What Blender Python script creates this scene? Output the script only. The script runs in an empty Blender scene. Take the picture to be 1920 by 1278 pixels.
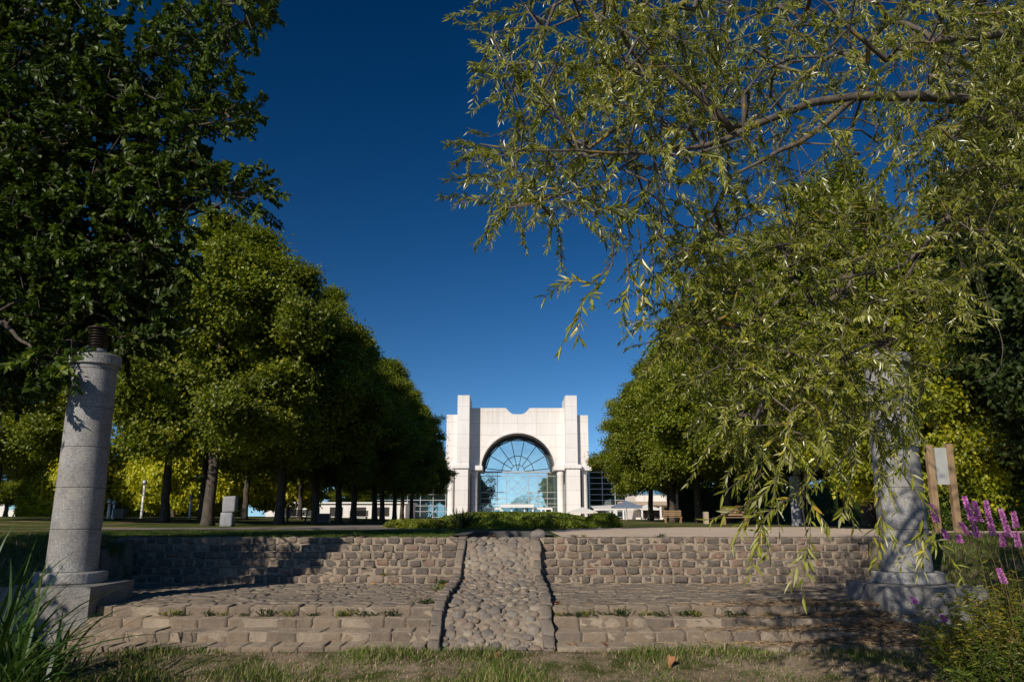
import bpy, bmesh, math
import numpy as np
from mathutils import Vector

R = math.radians
rng = np.random.default_rng(7)
S = bpy.context.scene
COL = S.collection

# ------------------------------------------------------------ camera, sky, sun
EYE = 0.50                      # eye height over the plaza level (z = 0)
PITCH = R(12.4)
FPX = 1493.3                    # focal length in photo pixels (28 mm on 36 mm)
SUN_AZ, SUN_EL = R(31), R(29)   # sun behind the camera, to the left
cam_d = bpy.data.cameras.new('camera')
cam = bpy.data.objects.new('camera', cam_d)
COL.objects.link(cam)
cam.location = (0, 0, EYE)
cam.rotation_euler = (math.pi / 2 + PITCH, 0, 0)
cam_d.lens = 28.0
cam_d.sensor_width = 36.0
cam_d.clip_end = 3000
cam_d.clip_start = 0.1
S.camera = cam

W = bpy.data.worlds.new('World')
S.world = W
W.use_nodes = True
wt = W.node_tree
wt.nodes.clear()
sky = wt.nodes.new('ShaderNodeTexSky')
sky.sky_type = 'NISHITA'
sky.sun_disc = False
sky.sun_elevation = SUN_EL
sky.sun_rotation = math.pi + SUN_AZ
sky.altitude = 200
sky.air_density = 1.0
sky.dust_density = 0.1
sky.ozone_density = 4.0
gam = wt.nodes.new('ShaderNodeGamma')
gam.inputs['Gamma'].default_value = 2.15
tint = wt.nodes.new('ShaderNodeMix')
tint.data_type = 'RGBA'
tint.blend_type = 'MULTIPLY'
tint.inputs[0].default_value = 1.0
tint.inputs[7].default_value = (1.0, 0.459, 0.225, 1)
bg = wt.nodes.new('ShaderNodeBackground')
bg.inputs['Strength'].default_value = 0.0676
wo = wt.nodes.new('ShaderNodeOutputWorld')
tco = wt.nodes.new('ShaderNodeTexCoord')
vadd = wt.nodes.new('ShaderNodeVectorMath')
vadd.operation = 'ADD'
vadd.inputs[1].default_value = (0, 0, 0.16)     # clear dry air: no pale band at the horizon
vnor = wt.nodes.new('ShaderNodeVectorMath')
vnor.operation = 'NORMALIZE'
wt.links.new(tco.outputs['Generated'], vadd.inputs[0])
wt.links.new(vadd.outputs[0], vnor.inputs[0])
wt.links.new(vnor.outputs[0], sky.inputs[0])
wt.links.new(sky.outputs[0], gam.inputs[0])
wt.links.new(gam.outputs[0], tint.inputs[6])
hsv = wt.nodes.new('ShaderNodeHueSaturation')
hsv.inputs['Saturation'].default_value = 1.31
wt.links.new(tint.outputs[2], hsv.inputs['Color'])
wt.links.new(hsv.outputs[0], bg.inputs['Color'])
wt.links.new(bg.outputs[0], wo.inputs[0])

sun_d = bpy.data.lights.new('sun', 'SUN')
sun_d.energy = 4.6
sun_d.angle = R(0.5)
sun_d.color = (1.0, 0.91, 0.79)
sun = bpy.data.objects.new('sun', sun_d)
COL.objects.link(sun)
to_sun = Vector((-math.sin(SUN_AZ) * math.cos(SUN_EL), -math.cos(SUN_AZ) * math.cos(SUN_EL), math.sin(SUN_EL)))
sun.rotation_euler = to_sun.to_track_quat('Z', 'Y').to_euler()
sun.location = to_sun * 60

S.view_settings.view_transform = 'Standard'
S.view_settings.look = 'None'
S.view_settings.exposure = 0.0
S.view_settings.gamma = 1.0
S.render.engine = 'CYCLES'
S.cycles.max_bounces = 6
S.cycles.diffuse_bounces = 3
S.cycles.glossy_bounces = 3
S.cycles.transmission_bounces = 3
S.cycles.transparent_max_bounces = 6
S.cycles.caustics_reflective = False
S.cycles.caustics_refractive = False
try:
    S.cycles.use_denoising = True
except Exception:
    pass

# ------------------------------------------------------------ helpers
cP, sP = math.cos(PITCH), math.sin(PITCH)


def P(u, v, Y):
    """world point at distance Y that the photo shows at pixel (u, v)"""
    xn = (u - 960.0) / FPX
    yn = (639.0 - v) / FPX
    k = Y / (cP - yn * sP)
    return np.array([xn * k, Y, EYE + (sP + yn * cP) * k])


def ZV(v, Y):
    return float(P(960, v, Y)[2])


def XU(u, v, Y):
    return float(P(u, v, Y)[0])


def tag(o, label=None, cat=None, group=None, kind=None):
    if label: o['label'] = label
    if cat: o['category'] = cat
    if group: o['group'] = group
    if kind: o['kind'] = kind
    return o


def empty(name, loc=(0, 0, 0), rz=0.0):
    o = bpy.data.objects.new(name, None)
    COL.objects.link(o)
    o.location = loc
    o.rotation_euler = (0, 0, rz)
    o.empty_display_size = 0.3
    return o


def copy_tree(o, parent=None):
    c = o.copy()
    COL.objects.link(c)
    if parent is not None:
        c.parent = parent
    for ch in list(o.children):
        copy_tree(ch, c)
    return c


class MB:
    """collects vertices and faces, then links them as one mesh object"""

    def __init__(self):
        self.v, self.f, self.r, self.n = [], [], [], 0
        self.smooth = []

    def add(self, verts, faces, rnd=0.5, smooth=False):
        verts = np.asarray(verts, dtype=np.float64).reshape(-1, 3)
        faces = np.asarray(faces, dtype=np.int64)
        self.v.append(verts)
        self.f.append(faces + self.n)
        if np.isscalar(rnd):
            rnd = np.full(len(verts), rnd)
        self.r.append(np.asarray(rnd, dtype=np.float64))
        self.smooth.append(np.full(len(faces), smooth))
        self.n += len(verts)
        return self

    def poly(self, verts, face_lists, rnd=0.5, smooth=False):
        """faces of different lengths"""
        verts = np.asarray(verts, float).reshape(-1, 3)
        self.v.append(verts)
        self.r.append(np.full(len(verts), float(rnd)))
        for fl in face_lists:
            self.f.append(np.asarray([fl], dtype=np.int64) + self.n)
            self.smooth.append(np.array([smooth]))
        self.n += len(verts)
        return self

    def box(self, x0, x1, y0, y1, z0, z1, rnd=0.5):
        v = [(x0, y0, z0), (x1, y0, z0), (x1, y1, z0), (x0, y1, z0), (x0, y0, z1), (x1, y0, z1), (x1, y1, z1), (x0, y1, z1)]
        f = [(0, 3, 2, 1), (4, 5, 6, 7), (0, 1, 5, 4), (1, 2, 6, 5), (2, 3, 7, 6), (3, 0, 4, 7)]
        return self.add(v, f, rnd)

    def bar(self, a, b, w, d, up=(0, 1, 0), rnd=0.5):
        """a rectangular bar from a to b, w wide, d deep along up"""
        a, b = np.array(a, float), np.array(b, float)
        t = (b - a) / np.linalg.norm(b - a)
        u = np.array(up, float)
        u = u - t * u.dot(t)
        u /= np.linalg.norm(u)
        s = np.cross(t, u)
        v = []
        for p in (a, b):
            for i, j in ((-1, -1), (1, -1), (1, 1), (-1, 1)):
                v.append(p + s * i * w / 2 + u * j * d / 2)
        f = [(0, 1, 2, 3), (7, 6, 5, 4), (0, 4, 5, 1), (1, 5, 6, 2), (2, 6, 7, 3), (3, 7, 4, 0)]
        return self.add(v, f, rnd)

    def lathe(self, prof, cx=0, cy=0, n=32, a0=0.0, a1=2 * math.pi, rnd=0.5, smooth=True):
        """surface of revolution; prof = [(r, z), ...]"""
        full = abs(a1 - a0 - 2 * math.pi) < 1e-6
        m = n if full else n + 1
        ang = a0 + (a1 - a0) * np.arange(m) / n
        v = []
        for r, z in prof:
            for a in ang:
                v.append((cx + r * math.cos(a), cy + r * math.sin(a), z))
        f = []
        for i in range(len(prof) - 1):
            for j in range(n):
                k = (j + 1) % m
                f.append((i * m + j, i * m + k, (i + 1) * m + k, (i + 1) * m + j))
        return self.add(v, f, rnd, smooth)

    def tube(self, pts, rad, n=8, rnd=0.5, cap=True):
        pts = np.asarray(pts, float)
        k = len(pts)
        rad = np.full(k, rad) if np.isscalar(rad) else np.asarray(rad, float)
        tan = np.gradient(pts, axis=0)
        tan /= np.linalg.norm(tan, axis=1)[:, None] + 1e-9
        ref = np.array([0, 0, 1.0]) if abs(tan[0][2]) < 0.9 else np.array([1.0, 0, 0])
        u = np.cross(tan[0], ref)
        u /= np.linalg.norm(u)
        v = []
        for i in range(k):
            u = u - tan[i] * u.dot(tan[i])
            u /= np.linalg.norm(u) + 1e-9
            w = np.cross(tan[i], u)
            for j in range(n):
                a = 2 * math.pi * j / n
                v.append(pts[i] + rad[i] * (math.cos(a) * u + math.sin(a) * w))
        f = [(i * n + j, i * n + (j + 1) % n, (i + 1) * n + (j + 1) % n, (i + 1) * n + j) for i in range(k - 1) for j in range(n)]
        self.add(v, f, rnd, True)
        if cap:
            b = self.n - k * n
            self.f.append(np.array([[b + j for j in range(n)][::-1]]))
            self.smooth.append(np.array([False]))
            self.f.append(np.array([[b + (k - 1) * n + j for j in range(n)]]))
            self.smooth.append(np.array([False]))
        return self

    def build(self, name, mat, parent=None):
        me = bpy.data.meshes.new(name)
        V = np.concatenate(self.v)
        me.vertices.add(len(V))
        me.vertices.foreach_set('co', V.astype(np.float32).ravel())
        loops = np.concatenate([a.ravel() for a in self.f])
        counts = np.concatenate([np.full(len(a), a.shape[1]) for a in self.f])
        starts = np.concatenate([[0], np.cumsum(counts)[:-1]])
        me.loops.add(len(loops))
        me.loops.foreach_set('vertex_index', loops.astype(np.int32))
        me.polygons.add(len(counts))
        me.polygons.foreach_set('loop_start', starts.astype(np.int32))
        me.polygons.foreach_set('loop_total', counts.astype(np.int32))
        me.polygons.foreach_set('use_smooth', np.concatenate(self.smooth).astype(bool))
        at = me.attributes.new('rnd', 'FLOAT', 'POINT')
        at.data.foreach_set('value', np.concatenate(self.r).astype(np.float32))
        me.update(calc_edges=True)
        me.validate()
        me.materials.append(mat)
        o = bpy.data.objects.new(name, me)
        COL.objects.link(o)
        if parent is not None:
            o.parent = parent
        return o


def unit(a):
    return a / (np.linalg.norm(a, axis=-1, keepdims=True) + 1e-9)


LANCE = ((0.35, 0.5), (0.7, 0.34))
OVATE = ((0.4, 0.46), (0.78, 0.42))
BROAD = ((0.32, 0.52), (0.64, 0.36))


def leaves(mb, p, d, nrm, L, Wd, shape=OVATE, fold=0.18, curl=0.15, rnd=None):
    """one six-point leaf per row of p, pointing along d"""
    n = len(p)
    d = unit(d)
    nrm = unit(nrm - d * (nrm * d).sum(1, keepdims=True))
    s = np.cross(d, nrm)
    L = (np.full(n, L) if np.isscalar(L) else L)[:, None]
    Wd = (np.full(n, Wd) if np.isscalar(Wd) else Wd)[:, None]
    (t1, w1), (t2, w2) = shape
    v = np.empty((n, 6, 3))
    v[:, 0] = p
    v[:, 1] = p + d * L * t1 + s * Wd * w1 + nrm * Wd * fold
    v[:, 2] = p + d * L * t2 + s * Wd * w2 + nrm * (Wd * fold - L * curl * t2 * t2)
    v[:, 3] = p + d * L - nrm * L * curl
    v[:, 4] = p + d * L * t2 - s * Wd * w2 + nrm * (Wd * fold - L * curl * t2 * t2)
    v[:, 5] = p + d * L * t1 - s * Wd * w1 + nrm * Wd * fold
    b = (np.arange(n) * 6)[:, None]
    f = np.concatenate([b + np.array([[0, 1, 2, 3]]), b + np.array([[0, 3, 4, 5]])])
    if rnd is None:
        rnd = rng.random(n)
    mb.add(v.reshape(-1, 3), f, np.repeat(rnd, 6), False)


def rand_dir(n):
    return unit(rng.normal(size=(n, 3)))


def edge_tubes(mb, a, b, ra, rb, n=5):
    """many independent tapered tubes from a to b"""
    k = len(a)
    t = unit(b - a)
    ref = np.where(np.abs(t[:, 2:3]) < 0.9, np.array([[0, 0, 1.0]]), np.array([[1.0, 0, 0]]))
    u = unit(np.cross(t, ref))
    w = np.cross(t, u)
    ang = 2 * np.pi * np.arange(n) / n
    ring = u[:, None, :] * np.cos(ang)[None, :, None] + w[:, None, :] * np.sin(ang)[None, :, None]
    v = np.concatenate([a[:, None] - t[:, None] * ra[:, None, None] * 0.4 + ring * ra[:, None, None],
                        b[:, None] + t[:, None] * rb[:, None, None] * 0.4 + ring * rb[:, None, None]], axis=1)
    j = np.arange(n)
    q = np.stack([j, (j + 1) % n, (j + 1) % n + n, j + n], axis=1)
    f = (np.arange(k)[:, None, None] * 2 * n + q[None]).reshape(-1, 4)
    mb.add(v.reshape(-1, 3), f, 0.5, True)


def grow(limbs, attract, step=0.3, jitter=0.05, bow=0.06, root_bias=0.0):
    """join every attraction point to the nearest branch already there"""
    M = len(attract)
    cap = len(limbs) + M * 14
    N = np.empty((cap, 3))
    par = np.full(cap, -1, int)
    n = len(limbs)
    N[:n] = limbs
    d0 = np.array([np.min(((limbs - q) ** 2).sum(1)) for q in attract])
    tips, tipdir = [], []
    for i in np.argsort(d0):
        q = attract[i]
        dd = ((N[:n] - q) ** 2).sum(1)
        j = int(np.argmin(dd))
        a = N[j].copy()
        L = math.sqrt(dd[j])
        m = max(1, min(12, int(L / step)))
        last = j
        for k in range(1, m + 1):
            t = k / m
            pt = a + (q - a) * t + np.array([0, 0, bow * L * math.sin(math.pi * t)])
            if k < m:
                pt = pt + rng.normal(size=3) * jitter
            if n >= cap:
                break
            N[n] = pt
            par[n] = last
            last = n
            n += 1
        tips.append(last)
        tipdir.append(N[last] - N[par[last]] if par[last] >= 0 else q - a)
    return N[:n], par[:n], np.array(tips), np.array(tipdir)


def branch_mesh(mb, N, par, tips, base_r=0.006, power=0.45, rmax=0.09):
    cnt = np.zeros(len(N))
    cnt[tips] += 1
    for i in range(len(N) - 1, -1, -1):
        if par[i] >= 0:
            cnt[par[i]] += max(cnt[i], 0)
    rad = np.minimum(base_r * np.maximum(cnt, 1) ** power, rmax)
    e = np.where(par >= 0)[0]
    edge_tubes(mb, N[par[e]], N[e], np.minimum(rad[par[e]], rad[e] * 1.3), rad[e])


# stone template: a cube with rounded edges
def _cube_grid(n=4):
    g = [-1.0, -0.72, 0.0, 0.72, 1.0]
    idx, vs, fs = {}, [], []

    def vid(p):
        k = tuple(round(c, 4) for c in p)
        if k not in idx:
            idx[k] = len(vs)
            vs.append(p)
        return idx[k]
    for ax in range(3):
        for sgn in (-1, 1):
            for i in range(n):
                for j in range(n):
                    q = []
                    for a, b in ((i, j), (i + 1, j), (i + 1, j + 1), (i, j + 1)):
                        p = [0, 0, 0]
                        p[ax] = sgn
                        p[(ax + 1) % 3] = g[a]
                        p[(ax + 2) % 3] = g[b]
                        q.append(vid(tuple(p)))
                    fs.append(q if sgn > 0 else q[::-1])
    return np.array(vs, float), np.array(fs, int)


CV, CF = _cube_grid()


def stones(mb, c, h, rz=None, rnd=None, rad=0.03, rough=0.006):
    """rounded blocks at centres c with half sizes h"""
    c, h = np.asarray(c, float), np.asarray(h, float)
    n = len(c)
    if n == 0:
        return
    rz = np.zeros(n) if rz is None else rz
    rnd = rng.random(n) if rnd is None else rnd
    p = CV[None] * h[:, None]
    inner = np.maximum(h - rad, h * 0.3)[:, None]
    q = np.clip(p, -inner, inner)
    o = p - q
    ln = np.linalg.norm(o, axis=2, keepdims=True)
    p = q + o / (ln + 1e-9) * np.minimum(ln, rad)
    tw = rng.normal(size=(n, 1, 3)) * 0.035
    p = p + tw * p[:, :, [1, 2, 0]]
    p = p + rng.normal(size=p.shape) * rough
    cs, sn = np.cos(rz)[:, None], np.sin(rz)[:, None]
    x, y = p[:, :, 0] * cs - p[:, :, 1] * sn, p[:, :, 0] * sn + p[:, :, 1] * cs
    v = np.stack([x, y, p[:, :, 2]], 2) + c[:, None]
    f = (np.arange(n)[:, None, None] * len(CV) + CF[None]).reshape(-1, 4)
    mb.add(v.reshape(-1, 3), f, np.repeat(rnd, len(CV)), True)


def in_poly(pts, poly):
    x, y = pts[:, 0], pts[:, 1]
    ok = np.zeros(len(pts), bool)
    j = len(poly) - 1
    for i in range(len(poly)):
        xi, yi = poly[i]
        xj, yj = poly[j]
        c = ((yi > y) != (yj > y)) & (x < (xj - xi) * (y - yi) / (yj - yi + 1e-9) + xi)
        ok ^= c
        j = i
    return ok


def sample_poly(poly, n):
    poly = np.array(poly, float)
    lo, hi = poly.min(0), poly.max(0)
    out = np.empty((0, 2))
    while len(out) < n:
        p = lo + rng.random((n * 2, 2)) * (hi - lo)
        out = np.concatenate([out, p[in_poly(p, poly)]])
    return out[:n]


# ------------------------------------------------------------ materials
def new_mat(name):
    m = bpy.data.materials.new(name)
    m.use_nodes = True
    nt = m.node_tree
    nt.nodes.clear()
    out = nt.nodes.new('ShaderNodeOutputMaterial')
    return m, nt, out


def N_(nt, t, **kw):
    n = nt.nodes.new(t)
    for k, v in kw.items():
        if k in n.inputs:
            n.inputs[k].default_value = v
        else:
            setattr(n, k, v)
    return n


def ramp(nt, fac, stops):
    r = nt.nodes.new('ShaderNodeValToRGB')
    e = r.color_ramp.elements
    while len(e) < len(stops):
        e.new(0.5)
    for i, (pos, col) in enumerate(stops):
        e[i].position = pos
        e[i].color = (*col, 1)
    nt.links.new(fac, r.inputs[0])
    return r.outputs[0]


def attr(nt, name='rnd'):
    a = nt.nodes.new('ShaderNodeAttribute')
    a.attribute_name = name
    return a.outputs['Fac']


def coord(nt, kind='Object'):
    return nt.nodes.new('ShaderNodeTexCoord').outputs[kind]


def noise(nt, vec, scale, detail=6, rough=0.6):
    n = N_(nt, 'ShaderNodeTexNoise', Scale=scale, Detail=detail, Roughness=rough)
    nt.links.new(vec, n.inputs['Vector'])
    return n.outputs['Fac']


def mixc(nt, fac, a, b, mode='MIX'):
    m = nt.nodes.new('ShaderNodeMix')
    m.data_type = 'RGBA'
    m.blend_type = mode
    for src, i in ((fac, 0), (a, 6), (b, 7)):
        if hasattr(src, 'links') or hasattr(src, 'is_output'):
            nt.links.new(src, m.inputs[i])
        elif i == 0:
            m.inputs[0].default_value = src
        else:
            m.inputs[i].default_value = (*src, 1)
    return m.outputs[2]


def bump(nt, h, strength=0.4, dist=0.02):
    b = N_(nt, 'ShaderNodeBump', Strength=strength, Distance=dist)
    nt.links.new(h, b.inputs['Height'])
    return b.outputs['Normal']


def principled(nt, out, color, rough=0.8, spec=0.3, normal=None, metallic=0.0):
    p = nt.nodes.new('ShaderNodeBsdfPrincipled')
    if hasattr(color, 'is_output'):
        nt.links.new(color, p.inputs['Base Color'])
    else:
        p.inputs['Base Color'].default_value = (*color, 1)
    p.inputs['Roughness'].default_value = rough
    p.inputs['Metallic'].default_value = metallic
    p.inputs['Specular IOR Level'].default_value = spec
    if normal is not None:
        nt.links.new(normal, p.inputs['Normal'])
    nt.links.new(p.outputs[0], out.inputs[0])
    return p


def leaf_mat(name, stops, trans=0.3, tcol=None, rough=0.42, spec=0.4, wscale=0.35):
    m, nt, out = new_mat(name)
    geo = nt.nodes.new('ShaderNodeNewGeometry')
    c = ramp(nt, attr(nt), stops)
    big = noise(nt, geo.outputs['Position'], wscale, 3)
    hs = N_(nt, 'ShaderNodeHueSaturation')
    mr = N_(nt, 'ShaderNodeMapRange')
    mr.inputs[1].default_value, mr.inputs[2].default_value = 0.3, 0.7
    mr.inputs[3].default_value, mr.inputs[4].default_value = 0.7, 1.3
    nt.links.new(big, mr.inputs[0])
    nt.links.new(mr.outputs[0], hs.inputs['Value'])
    nt.links.new(c, hs.inputs['Color'])
    p = nt.nodes.new('ShaderNodeBsdfPrincipled')
    nt.links.new(hs.outputs[0], p.inputs['Base Color'])
    p.inputs['Roughness'].default_value = rough
    p.inputs['Specular IOR Level'].default_value = spec
    t = nt.nodes.new('ShaderNodeBsdfTranslucent')
    tc = mixc(nt, 1.0, hs.outputs[0], tcol or (1.5, 1.6, 0.5), 'MULTIPLY')
    nt.links.new(tc, t.inputs['Color'])
    mx = N_(nt, 'ShaderNodeMixShader')
    mx.inputs[0].default_value = trans
    nt.links.new(p.outputs[0], mx.inputs[1])
    nt.links.new(t.outputs[0], mx.inputs[2])
    nt.links.new(mx.outputs[0], out.inputs[0])
    return m


def simple(name, col, rough=0.7, spec=0.3, metallic=0.0, var=0.15, scale=6.0, bmp=0.0):
    m, nt, out = new_mat(name)
    f = noise(nt, coord(nt), scale)
    c = ramp(nt, f, [(0.25, tuple(x * (1 - var) for x in col)), (0.75, tuple(min(1, x * (1 + var)) for x in col))])
    principled(nt, out, c, rough, spec, bump(nt, f, bmp) if bmp else None, metallic)
    return m


def sett_mat(name, stops, dirt=(0.30, 0.235, 0.165), dirt_lo=0.48, dirt_hi=0.75, ds=7.0, dmax=1.0):
    m, nt, out = new_mat(name)
    co = coord(nt)
    c = ramp(nt, attr(nt), stops)
    n1 = noise(nt, co, ds, 8, 0.65)
    n2 = noise(nt, co, 45.0, 6, 0.7)
    n3 = noise(nt, co, 1.3, 4)
    c = mixc(nt, ramp(nt, n2, [(0.3, (0, 0, 0)), (0.7, (0.7, 0.7, 0.7))]), c, (0.26, 0.22, 0.18), 'MIX')
    c = mixc(nt, ramp(nt, n1, [(dirt_lo, (0, 0, 0)), (dirt_hi, (dmax,) * 3)]), c, dirt)
    c = mixc(nt, ramp(nt, n3, [(0.35, (0.35, 0.35, 0.35)), (0.65, (0, 0, 0))]), c, (0.12, 0.10, 0.085))
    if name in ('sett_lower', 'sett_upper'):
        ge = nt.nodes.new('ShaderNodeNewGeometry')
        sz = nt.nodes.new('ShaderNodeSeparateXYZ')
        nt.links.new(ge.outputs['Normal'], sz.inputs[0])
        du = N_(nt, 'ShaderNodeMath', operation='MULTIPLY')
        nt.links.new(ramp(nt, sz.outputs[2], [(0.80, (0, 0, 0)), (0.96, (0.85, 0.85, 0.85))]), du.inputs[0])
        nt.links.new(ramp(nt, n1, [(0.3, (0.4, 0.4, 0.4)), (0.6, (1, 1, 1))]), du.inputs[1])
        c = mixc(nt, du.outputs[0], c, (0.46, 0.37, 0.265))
    ad = N_(nt, 'ShaderNodeMath', operation='ADD')
    nt.links.new(n1, ad.inputs[0])
    nt.links.new(n2, ad.inputs[1])
    principled(nt, out, c, 0.88, 0.25, bump(nt, ad.outputs[0], 0.9, 0.025))
    return m


def granite_mat(name, base=0.25):
    m, nt, out = new_mat(name)
    co = coord(nt)
    sp = noise(nt, co, 42.0, 4, 0.85)
    v = N_(nt, 'ShaderNodeTexVoronoi', Scale=30.0)
    nt.links.new(co, v.inputs['Vector'])
    c = ramp(nt, sp, [(0.34, (base * 0.42,) * 3), (0.5, (base, base * 0.98, base * 0.95)), (0.66, (base * 1.9, base * 1.85, base * 1.8))])
    c = mixc(nt, ramp(nt, v.outputs['Distance'], [(0.1, (0.55, 0.55, 0.55)), (0.3, (0, 0, 0))]), c, (base * 1.9, base * 1.85, base * 1.75))
    big = noise(nt, co, 1.6, 5)
    c = mixc(nt, ramp(nt, big, [(0.38, (0.45, 0.45, 0.45)), (0.6, (0, 0, 0))]), c, (base * 0.5, base * 0.45, base * 0.38))
    st = nt.nodes.new('ShaderNodeMapping')
    st.inputs['Scale'].default_value = (9, 9, 0.6)
    nt.links.new(co, st.inputs[0])
    sn = noise(nt, st.outputs[0], 1.0, 5)
    c = mixc(nt, ramp(nt, sn, [(0.55, (0, 0, 0)), (0.75, (0.4, 0.4, 0.4))]), c, (base * 0.4, base * 0.37, base * 0.3))
    pt = noise(nt, co, 4.5, 7, 0.7)
    c = mixc(nt, ramp(nt, pt, [(0.52, (0, 0, 0)), (0.66, (0.55, 0.55, 0.55))]), c, (base * 1.35, base * 1.25, base * 1.02))
    c = mixc(nt, ramp(nt, pt, [(0.30, (0.5, 0.5, 0.5)), (0.42, (0, 0, 0))]), c, (base * 0.42, base * 0.40, base * 0.32))
    principled(nt, out, c, 0.75, 0.3, bump(nt, sp, 0.25, 0.01))
    return m


def bark_mat(name, dark, light, lichen=None, scale=5.0):
    m, nt, out = new_mat(name)
    co = coord(nt)
    mp = nt.nodes.new('ShaderNodeMapping')
    mp.inputs['Scale'].default_value = (1, 1, 0.3)
    nt.links.new(co, mp.inputs[0])
    n1 = noise(nt, mp.outputs[0], scale * 2, 8, 0.7)
    c = ramp(nt, n1, [(0.3, dark), (0.7, light)])
    if lichen:
        n2 = noise(nt, co, 3.2, 5)
        c = mixc(nt, ramp(nt, n2, [(0.58, (0, 0, 0)), (0.64, (0.9, 0.9, 0.9))]), c, lichen)
    principled(nt, out, c, 0.9, 0.2, bump(nt, n1, 0.8, 0.03))
    return m


M = {}
M['leaf_grove'] = leaf_mat('leaf_grove', [(0.0, (0.055, 0.080, 0.009)), (0.5, (0.150, 0.182, 0.014)), (0.86, (0.27, 0.285, 0.020)), (1.0, (0.42, 0.34, 0.024))], 0.38)
M['leaf_yellow'] = leaf_mat('leaf_yellow', [(0.0, (0.20, 0.23, 0.016)), (0.6, (0.44, 0.43, 0.028)), (1.0, (0.62, 0.52, 0.035))], 0.42)
M['leaf_lime'] = leaf_mat('leaf_lime', [(0.0, (0.10, 0.13, 0.012)), (0.5, (0.24, 0.27, 0.018)), (0.85, (0.42, 0.40, 0.024)), (1.0, (0.56, 0.46, 0.03))], 0.40)
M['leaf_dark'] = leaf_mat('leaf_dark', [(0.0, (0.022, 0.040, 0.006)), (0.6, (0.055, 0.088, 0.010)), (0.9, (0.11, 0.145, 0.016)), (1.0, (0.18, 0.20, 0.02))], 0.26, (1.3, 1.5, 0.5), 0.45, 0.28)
M['leaf_painted_shade'] = leaf_mat('leaf_painted_shade', [(0.0, (0.014, 0.026, 0.006)), (0.6, (0.030, 0.050, 0.009)), (1.0, (0.065, 0.085, 0.014))], 0.2, (1.3, 1.5, 0.5), 0.5, 0.25)  # shade over the right-edge trees is put into this leaf colour
M['leaf_willow'] = leaf_mat('leaf_willow', [(0.0, (0.055, 0.068, 0.014)), (0.4, (0.175, 0.195, 0.020)), (0.72, (0.33, 0.335, 0.045)), (0.9, (0.46, 0.46, 0.25)), (0.96, (0.60, 0.50, 0.05)), (1.0, (0.36, 0.20, 0.05))], 0.36, (1.4, 1.5, 0.45), 0.32, 0.65, 0.6)  # pale stops: leaf undersides, plus glints put into the colour
M['leaf_hedge'] = leaf_mat('leaf_hedge', [(0.0, (0.07, 0.11, 0.010)), (0.6, (0.16, 0.21, 0.018)), (1.0, (0.28, 0.31, 0.03))], 0.3)
M['leaf_spiky'] = leaf_mat('leaf_spiky', [(0.0, (0.012, 0.022, 0.008)), (1.0, (0.035, 0.055, 0.016))], 0.1)
M['leaf_reed'] = leaf_mat('leaf_reed', [(0.0, (0.014, 0.04, 0.006)), (0.7, (0.035, 0.075, 0.012)), (1.0, (0.08, 0.10, 0.025))], 0.22)
M['leaf_herb'] = leaf_mat('leaf_herb', [(0.0, (0.09, 0.12, 0.014)), (0.6, (0.21, 0.24, 0.022)), (0.9, (0.34, 0.30, 0.035)), (1.0, (0.36, 0.17, 0.035))], 0.35)
M['petal'] = leaf_mat('petal', [(0.0, (0.62, 0.20, 0.54)), (0.6, (0.80, 0.32, 0.70)), (1.0, (0.88, 0.48, 0.80))], 0.3, (1.1, 0.7, 1.1), 0.6, 0.2)
M['grass'] = leaf_mat('grass', [(0.0, (0.06, 0.095, 0.016)), (0.5, (0.125, 0.18, 0.028)), (0.74, (0.18, 0.215, 0.045)), (0.82, (0.30, 0.235, 0.12)), (1.0, (0.42, 0.33, 0.19))], 0.25, (1.2, 1.4, 0.5), 0.55, 0.25)
M['lawn'] = leaf_mat('lawn', [(0.0, (0.05, 0.085, 0.014)), (0.7, (0.09, 0.14, 0.02)), (1.0, (0.17, 0.19, 0.05))], 0.25, (1.2, 1.4, 0.5), 0.55, 0.25)
M['straw'] = leaf_mat('straw', [(0.0, (0.20, 0.125, 0.065)), (0.6, (0.38, 0.265, 0.15)), (1.0, (0.52, 0.41, 0.26))], 0.1, (1, 1, 1), 0.7, 0.2)
M['dead_leaf'] = leaf_mat('dead_leaf', [(0.0, (0.22, 0.09, 0.04)), (0.6, (0.38, 0.17, 0.08)), (1.0, (0.45, 0.30, 0.18))], 0.12, (1, 1, 1), 0.7, 0.2)
M['bark'] = bark_mat('bark', (0.035, 0.028, 0.022), (0.13, 0.105, 0.08))
M['bark_grey'] = bark_mat('bark_grey', (0.05, 0.042, 0.034), (0.17, 0.14, 0.11), (0.30, 0.20, 0.03))
M['twig'] = bark_mat('twig', (0.09, 0.065, 0.03), (0.20, 0.14, 0.06))
M['sett_upper'] = sett_mat('sett_upper', [(0.0, (0.050, 0.043, 0.038)), (0.35, (0.095, 0.074, 0.058)), (0.65, (0.15, 0.112, 0.08)), (0.8, (0.20, 0.15, 0.10)), (0.9, (0.22, 0.105, 0.065)), (1.0, (0.30, 0.23, 0.155))], dirt_lo=0.52, dirt_hi=0.8, ds=16.0, dmax=0.6)
M['sett_lower'] = sett_mat('sett_lower', [(0.0, (0.12, 0.092, 0.065)), (0.4, (0.195, 0.145, 0.094)), (0.8, (0.26, 0.188, 0.118)), (1.0, (0.15, 0.12, 0.098))], dirt=(0.31, 0.235, 0.15), dirt_lo=0.42, dirt_hi=0.8, ds=11.0, dmax=0.8)
M['sett_landing'] = sett_mat('sett_landing', [(0.0, (0.14, 0.125, 0.108)), (0.5, (0.25, 0.21, 0.16)), (1.0, (0.35, 0.275, 0.195))], dirt=(0.38, 0.30, 0.20), dirt_lo=0.45, dirt_hi=0.75, ds=12.0, dmax=0.7)
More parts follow.
